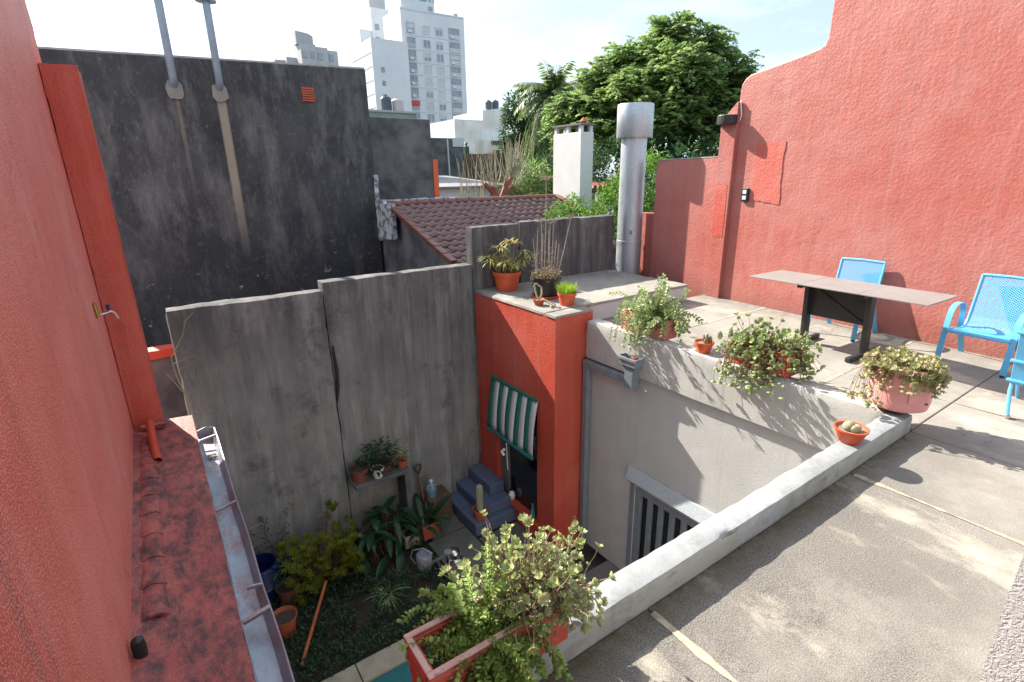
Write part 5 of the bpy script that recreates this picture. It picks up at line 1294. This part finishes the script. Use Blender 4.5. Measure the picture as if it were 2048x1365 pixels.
# palm
random.seed(53)
pm_ = thing('palm_tree', 'drooping palm with hanging fronds left of the big tree', 'palm', (15.2, 19.4, -3.6))
pc_ = Vector((15.6, 19.4, 5.1)); lm = MB(); sm = MB(); sm.tube([(15.2, 19.4, -3.6), (15.25, 19.4, 2), pc_], [.22, .19, .16], 10)
def palm_frond(a, el, L, droop, W=.55):
    d = Vector((math.cos(a) * math.cos(el), math.sin(a) * math.cos(el), math.sin(el))); p = pc_.copy(); n = 11; pts = [p.copy()]
    for i in range(n):
        d = (d + Vector((0, 0, -droop / n))).normalized(); p = p + d * L / n; pts.append(p.copy())
    sm.tube(pts, [.022 * (1.1 - i / 12) for i in range(n + 1)], 4, False)
    for i in range(1, n + 1):
        e = (pts[i] - pts[i - 1]).normalized(); side = e.cross(Vector((0, 0, 1))); side = side.normalized() if side.length > .05 else Vector((1, 0, 0))
        for s_ in (1, -1):
            for k in range(3):
                q = pts[i - 1].lerp(pts[i], k / 3); lm.quadleaf(q, side * s_ * .8 + e * .55 + Vector((0, 0, -.55)) + rdir() * .15, e.cross(side), W * math.sin(math.pi * (i / (n + 2))) ** .5 * rnd(.7, 1), .085)
for i in range(26): palm_frond(rnd(0, 6.28), rnd(.3, 1.3), rnd(1.7, 2.2), rnd(1.2, 2.2))
for i in range(95): palm_frond(rnd(0, 6.28), rnd(-.6, .3), rnd(1.9, 3.3), rnd(3.0, 5.0), .42)
tag(lm.build('fronds', 'leaf_palm', pm_), None, None, None, 'stuff'); sm.build('trunk', 'bark', pm_, smooth=True)
random.seed(54)
def tree(name, label, cat, base, blobs, ncl, per, L, W, sp, mat, r0=.1, grp=None):
    o = thing(name, label, cat, base, grp); lm = MB(); crown(lm, blobs, ncl, per, L, W, sp); tag(lm.build('crown', mat, o), None, None, None, 'stuff')
    sm = MB(); zt = min(b[2] for b in blobs); limbs(sm, base, (base[0], base[1], zt - .2), [(b[0], b[1], b[2]) for b in blobs], r0); sm.build('trunk', 'bark', o, smooth=True); return o
tree('dark_tree', 'dark green dense tree beside the white house', 'tree', (17.8, 25, -3.6), [(17.55, 25, 5.2, .6, .7, .8), (17.7, 25, 4.2, .95, 1.0, 1.0), (18.3, 25, 3.4, 1.2, 1.0, 1.1), (17.3, 25, 3.0, .9, .9, .8), (18.9, 25, 4.2, .8, .9, .9)], 330, 26, .22, .10, .34, 'leaf_dark', .16)
tree('dark_tree', 'dark tree filling the gap behind the drooping palm', 'tree', (18.6, 22.5, -3.6), [(18.2, 22.5, 3.4, 1.3, 1, 1.3), (19.4, 22.5, 3.8, 1.3, 1, 1.3), (17.4, 22.5, 2.2, 1.2, 1, .9), (20.3, 22.5, 3.0, 1.2, 1, 1.2)], 300, 24, .24, .11, .38, 'leaf_dark', .16)
tree('dark_tree', 'dark shaded tree under the palm left of the white chimney', 'tree', (13.6, 16.8, -3.6), [(13.2, 17.0, 1.6, .9, .9, .8), (14.2, 17, 1.9, 1.0, 1, .8), (12.6, 16.8, 1.3, .9, .9, .7), (15.2, 17, 1.9, 1, 1, .8)], 200, 24, .18, .08, .32, 'leaf_dark', .14)
tree('green_bush', 'rounded green bush between the bare tree and white chimney', 'bush', (11.3, 15, -3.6), [(11.35, 15, 1.75, .55, .55, .45), (11.1, 15, 2.15, .3, .3, .25), (10.9, 14.9, 1.5, .5, .5, .4)], 120, 22, .12, .06, .22, 'leaf_tree', .07)
tree('olive_shrub', 'fine leaved olive shrub behind the bare pollarded tree', 'bush', (9.85, 14, -3.6), [(9.8, 14, 1.75, .45, .45, .5), (9.6, 14, 1.5, .4, .4, .35)], 140, 24, .09, .025, .2, 'leaf_olive', .05)
tree('leafy_shrub', 'loose bright leafy shrub between the round flue and low red wall', 'bush', (8.9, 8.3, -3.6), [(8.75, 8.3, 1.35, .5, .45, .55), (9.3, 8.3, 1.6, .45, .4, .7), (8.3, 8.3, 1.2, .35, .4, .45), (9.5, 8.3, 2.15, .18, .2, .35), (9.1, 8.4, 2.1, .12, .15, .35)], 190, 17, .095, .05, .2, 'leaf_bright', .06)
tree('leafy_shrub', 'dark leafy shrub mass filling the gap behind the white chimney', 'bush', (11.5, 10.4, -3.6), [(11.3, 10.3, 1.3, .9, .8, .8), (12.4, 9.8, 1.6, 1.0, .9, .9), (10.5, 10.6, .9, .6, .5, .5), (13.2, 11.6, 2.2, 1.3, .9, .9), (14.6, 10.6, 2.2, 1.2, .9, .8), (11.8, 11.8, 2.2, .8, .8, .7), (13.6, 10.4, 1.2, 1.3, .9, .8)], 420, 20, .15, .07, .28, 'leaf_dark', .1)
# bare pollarded tree
random.seed(55)
bt2 = thing('bare_tree', 'bare pollarded tree with long upright twigs behind the tile roof', 'tree', (8.5, 13, -3.6)); tr_, tw_ = MB(), MB()
tr_.tube([(8.5, 13, -3.6), (8.5, 13, .7), (8.45, 13, 1.2)], [.14, .12, .10], 8)
knobs = []
for p in ((8.22, 12.95, 1.62), (8.40, 13.05, 1.55), (8.75, 13, 1.75), (8.95, 13, 1.85), (9.05, 13.1, 1.6), (8.0, 13, 1.7)):
    tr_.tube([(8.47, 13, 1.0), (Vector((8.47, 13, 1.1)) + Vector(p)) / 2 + rdir() * .06, p], [.09, .07, .055], 7); knobs.append(Vector(p))
for i in range(120):
    k = knobs[int(rnd(0, 5.99))] if random.random() < .6 else knobs[3]
    a = rnd(-1, 1); b = k + rdir() * .06; t_ = b + Vector((a * .35 + (k.x - 8.55) * .35, rnd(-.3, .3), rnd(.4, 1.25)))
    tw_.tube([b, b.lerp(t_, .5) + Vector((a * .08, 0, -.02)), t_], [.010, .008, .004], 4, False)
for i in range(22):
    b = Vector((rnd(7.3, 8.2), 13.2, 1.1)); t_ = b + Vector((rnd(-.25, .15), 0, rnd(.7, 1.5))); tw_.tube([b, b.lerp(t_, .5) + rdir() * .04, t_], [.010, .008, .004], 4, False)
tr_.build('trunk', 'terracotta_dark', bt2, smooth=True); tag(tw_.build('twigs', 'bare_twig', bt2, smooth=True), None, None, None, 'stuff')
# ------------------------------------------------------------------ buildings in the distance
M['far_white'] = simple('white_far_paint', (.60, .62, .65), (.55, .57, .61), .3, .8)
M['far_grey'] = simple('grey_far_render', (.40, .41, .43), (.34, .35, .37), .3, .85)
M['far_line'] = simple('facade_joint', (.42, .44, .47))
M['far_glass'] = simple('far_window_glass', (.17, .21, .26), (.24, .28, .33), .6, .15, spec=.7)  # lightened colour stands in for haze and reflected sky
M['far_blind'] = simple('far_pale_blind', (.50, .53, .55), (.42, .45, .48), .6, .6)
M['tank_dark'] = simple('dark_water_tank', (.06, .075, .10), rough=.5)
M['tank_pale'] = simple('pale_water_tank', (.46, .42, .44), rough=.5)
AY, AX0, AX1, AT = 109.0, 48.93, 63.3, 33.5
ap = thing('apartment_tower', 'tall white apartment tower with rows of windows in the distance', 'building', (56, 112, -3.6))
MB().box(AX0, AX1, AY, 118, -3.6, AT).build('wall', 'far_white', ap)
MB().box(49.9, 57.25, 110.5, 117, AT + .01, 41).build('roof_block', 'far_white', ap)
MB().box(55.9, 56.8, 110.42, 110.49, AT + .4, AT + 1.6).build('roof_window', 'far_glass', ap)
MB().box(AX0 - .02, AX0 + .25, AY - .1, 118.02, AT + .01, AT + .35).box(AX0 + .26, AX1, AY - .1, AY + .2, AT + .01, AT + .25).build('roof_parapet', 'far_white', ap)
MB().box(61.2, 62.0, AY + .3, AY + 1.2, AT, AT + .8).build('roof_vent', 'far_grey', ap)
random.seed(61)
def ringv(x0, x1, z0, z1, y0, y1, t): return MB().box(x0, x1, y0, y1, z0, z0 + t).box(x0, x1, y0, y1, z1 - t, z1).box(x0, x0 + t, y0, y1, z0 + t, z1 - t).box(x1 - t, x1, y0, y1, z0 + t, z1 - t)
for r_ in range(11):
    zc = 30.35 - (0 if r_ == 0 else .25) - r_ * 2.33
    for k, (x0, x1, h) in enumerate(((50.0, 51.7, 1.75), (53.55, 55.1, 1.45), (56.45, 58.0, 1.45), (59.6, 61.95, 1.9))):
        w_ = ringv(x0 - .08, x1 + .08, zc - h / 2 - .08, zc + h / 2 + .08, AY - .10, AY - .001, .10).build('window', 'far_white' if k in (1, 2) else 'far_grey', ap)
        pale = random.random()
        pn = MB().box(x0 + .02, x1 - .02, AY - .03, AY - .003, zc - h / 2 + .02, zc + h / 2 - .02).build('pane', 'far_blind' if (pale < .42 and k in (1, 2)) else 'far_glass', w_)
        if pale > .42 and random.random() < .6:
            bh = h * rnd(.15, .6); MB().box(x0 + .03, x1 - .03, AY - .045, AY - .0305, zc + h / 2 - bh, zc + h / 2 - .03).build('blind', 'far_blind', w_)
        if k in (0, 3) and random.random() < .45:
            MB().box(x0 + .3, x0 + 1.0, AY - .35, AY - .11, zc - h / 2 + .05, zc - h / 2 + .5).build('air_conditioner', 'far_white', w_)
        if k in (1, 2): MB().box((x0 + x1) / 2 - .05, (x0 + x1) / 2 + .05, AY - .09, AY - .031, zc - h / 2 + .02, zc + h / 2 - .02).build('mullion', 'far_white', w_)
        else:
            MB().box(x0 + .02, x1 - .02, AY - .09, AY - .031, zc - h / 2 + .02, zc - h * .08).build('balcony_rail', 'far_grey' if k == 0 else 'far_blind', w_)
    MB().box(AX0 + .8, AX1 - 1.0, AY - .05, AY - .002, zc - 1.30, zc - 1.22).build('floor_band', 'far_line', ap)
    MB().box(AX0 - .05, AX0 - .002, AY + .4, 117.6, zc - 1.30, zc - 1.2).build('floor_band', 'far_line', ap)
M['red_fab'] = simple('red_fabric', (.55, .05, .05))
MB().box(49.85, 51.75, AY - .5, AY - .11, 16.1, 16.9).build('red_awning', 'red_fab', ap)
# rooftop sign
M['sign_blue'] = simple('sign_blue', (.02, .10, .42)); M['sign_green'] = simple('sign_green', (.02, .30, .33))
MB().box(51.6, 52.5, 110.38, 110.48, 35.85, 36.9).build('sign_square', 'sign_blue', ap)
cu = bpy.data.curves.new('sign_text', 'FONT'); cu.body = 'PILAY'; cu.size = 2.0; cu.extrude = .03
to = bpy.data.objects.new('tmp_text', cu); COL.objects.link(to); bpy.context.view_layer.update()
me = bpy.data.meshes.new_from_object(to.evaluated_get(bpy.context.evaluated_depsgraph_get())); bpy.data.objects.remove(to)
me.transform(Matrix.Translation(Vector((52.7, 110.44, 35.9))) @ Matrix.Rotation(math.pi / 2, 4, 'X')); me.transform(Matrix.Translation(-ORG[ap]))
MB().build('sign_letters', 'sign_green', ap, mesh=me)
# slim block behind it
a2 = thing('slim_tower', 'taller pale tower block half hidden behind the white apartment tower', 'building', (52, 132, -3.6))
MB().box(49.9, 60, 127, 140, -3.6, 38.0).build('wall', 'far_white', a2); MB().box(47.2, 49.89, 127.5, 140, -3.6, 33.5).build('wing', 'far_white', a2)
MB().box(49.9, 53.6, 127.3, 128, 38.01, 44).build('lift_house', 'far_grey', a2)
for z in range(8): MB().box(50.6, 51.6, 126.93, 126.998, 33.6 - z * 2.6, 34.8 - z * 2.6).build('window', 'far_glass', a2)
a3 = thing('stepped_block', 'lower stepped white block left of the apartment tower', 'building', (42, 110, -3.6))
MB().box(41.4, 48.9, 106.5, 118, -3.6, 27.1).build('wall', 'far_white', a3)
for z in range(9):
    MB().box(41.34, 41.398, 106.9, 117.5, 24.6 - z * 2.4, 24.72 - z * 2.4).build('floor_band', 'far_line', a3)
    MB().box(43.0, 43.7, 106.42, 106.498, 21.3 - z * 2.4, 22.2 - z * 2.4).build('window', 'far_glass', a3)
# grey stepped building far left
gb = thing('grey_tower', 'distant grey stepped building rising over the black wall', 'building', (26, 92, -3.6))
for x0, x1, z, y in ((23.9, 26.15, 21.2, 90), (26.16, 28.0, 21.0, 90.3), (28.01, 29.6, 20.75, 90.6), (22.4, 23.89, 19.7, 93), (20.9, 22.39, 19.4, 94)):
    MB().box(x0, x1, y, 99, -3.6, z).build('wall', 'far_grey', gb)
MB().prism([(23.6, 21.21), (26.1, 21.21), (26.1, 22.5), (25.4, 22.8), (23.6, 23.0)], 90.8, 92.4, 'y').build('water_tower', 'far_grey', gb)
for r_ in range(4):
    for x in (24.4, 25.5, 26.8, 28.5): MB().box(x - .28, x + .32, 89.9 if x < 26 else 90.2 if x < 28 else 90.5, 89.999 if x < 26 else 90.299 if x < 28 else 90.599, 19.3 - r_ * 2.2, 20.2 - r_ * 2.2).build('window', 'far_glass', gb)
# roof with water tanks
tk = thing('tank_roof', 'green grey rooftop structure above the dark wall', 'building', (8.4, 20.5, -3.6))
M['green_grey'] = simple('green_grey_render', (.16, .22, .20), (.22, .27, .25), 2, .85)
MB().box(7.4, 9.35, 20, 22, -3.6, 4.20).build('wall', 'green_grey', tk); MB().box(7.35, 9.4, 19.95, 22.05, 4.201, 4.27).build('roof_slab', 'far_grey', tk)
def tank(x, y, z, r, h, mat, lab):
    t_ = thing('water_tank', lab, 'water tank', (x, y, z), 'rooftop water tanks')
    MB().lathe([(0, 0), (r, 0), (r * 1.02, h * .3), (r, h * .78)], (x, y, z), 18).build('drum', mat, t_, smooth=True)
    MB().lathe([(r, h * .781), (r * .8, h * .9), (r * .3, h * .95), (r * .3, h), (0, h)], (x, y, z), 18).build('lid', mat, t_, smooth=True)
tank(8.32, 20.4, 4.271, .20, .56, 'tank_dark', 'dark cylindrical water tank on the green grey roof'); tank(8.78, 20.4, 4.271, .23, .50, 'tank_pale', 'pale pinkish water tank beside the dark one')
w3 = thing('side_wall', 'dark stained wall with white pole beyond the orange edge', 'wall', (11.7, 22, -3.6))
MB().box(10.0, 12.5, 22, 22.3, -3.6, 3.5).build('wall', 'dark_wall', w3); MB().box(11.95, 12.52, 21.97, 22.32, 3.15, 3.52).build('pale_cap', 'far_white', w3)
MB().tube([(11.70, 21.85, -1), (11.62, 21.85, 3.45)], .035, 6).build('white_pole', 'far_white', w3)
gr = thing('low_garage', 'low pale shed with flat grey roof behind the tile roof', 'shed', (9, 17, -3.6))
M['roof_grey'] = simple('grey_sheet_roof', (.20, .19, .21), (.28, .26, .27), 3, .6)
MB().box(7.0, 10.0, 15.6, 20, -3.6, 1.50).build('wall', 'far_white', gr)
MB().prism([(15.4, 1.52), (20.2, 1.86), (20.2, 1.92), (15.4, 1.58)], 6.9, 10.6, 'x').build('roof', 'roof_grey', gr)
for i in range(3): MB().box(7.0, 9.95, 15.57, 15.598, 1.20 - i * .14, 1.21 - i * .14).build('board_joint', 'far_line', gr)
MB().box(10.02, 11.4, 15.4, 15.6, -3.6, 1.45).build('block_wall', 'concrete_grey', gr)
bf = thing('brown_fence', 'dark brown slatted fence beyond the low shed', 'fence', (15, 24, -3.6))
for i in range(17): MB().box(13.5 + i * .19, 13.67 + i * .19, 24, 24.05, -3.6, 2.93 + .01 * (i % 3)).build('board', 'wood_dark', bf)
MB().box(13.45, 16.8, 24.051, 24.10, 2.6, 2.7).build('rail', 'wood_dark', bf)
wh = thing('white_house', 'white rendered house with parapet roof in the middle distance', 'house', (23.5, 40, -3.6))
M['white_stained'] = simple('stained_white_render', (.70, .70, .68), (.52, .52, .50), .9, .85)
MB().box(20.9, 23.55, 38, 44, -3.6, 6.05).build('wall', 'white_stained', wh); MB().prism([(23.56, -3.6), (25.8, -3.6), (25.8, 7.1), (23.56, 6.8)], 38.2, 43, 'y').build('stair_wall', 'white_stained', wh)
MB().box(23.3, 25.1, 36.5, 38.19, -3.6, 4.55).build('extension', 'white_stained', wh)
MB().box(23.2, 25.2, 36.42, 36.498, 4.15, 4.45).build('fascia', 'wood_dark', wh)
M['ochre'] = simple('ochre_render', (.45, .28, .08), (.38, .24, .08), 2, .85)
MB().box(22.6, 24.6, 35.5, 36.4, -3.6, 3.55).build('ochre_wall', 'ochre', wh)
tank(24.65, 39, 7.0, .26, .70, 'tank_dark', 'left dark water tank on the white house'); tank(25.3, 39, 7.06, .29, .70, 'tank_dark', 'right dark water tank on the white house')
gi = thing('green_tank', 'small dark green tank with cap beyond the dark stained wall', 'tank', (14.94, 26, 2.9))
M['green_tank'] = simple('dark_green_metal', (.02, .07, .05), rough=.5)
MB().lathe([(0, 0), (.16, 0), (.16, .42), (.05, .5), (.05, .56), (.11, .58), (.03, .66), (0, .66)], (14.94, 26, 2.95), 14).build('drum', 'green_tank', gi, smooth=True); MB().box(14.7, 15.2, 25.9, 26.1, -3.6, 2.949).build('stand', 'far_grey', gi)
nb = thing('grey_back_wall', 'low grey wall seen under the big tree beside the red low wall', 'wall', (16.5, 11.5, -3.6))
MB().box(14.6, 20, 11.0, 11.25, -3.6, 2.55).build('wall', 'far_grey', nb)
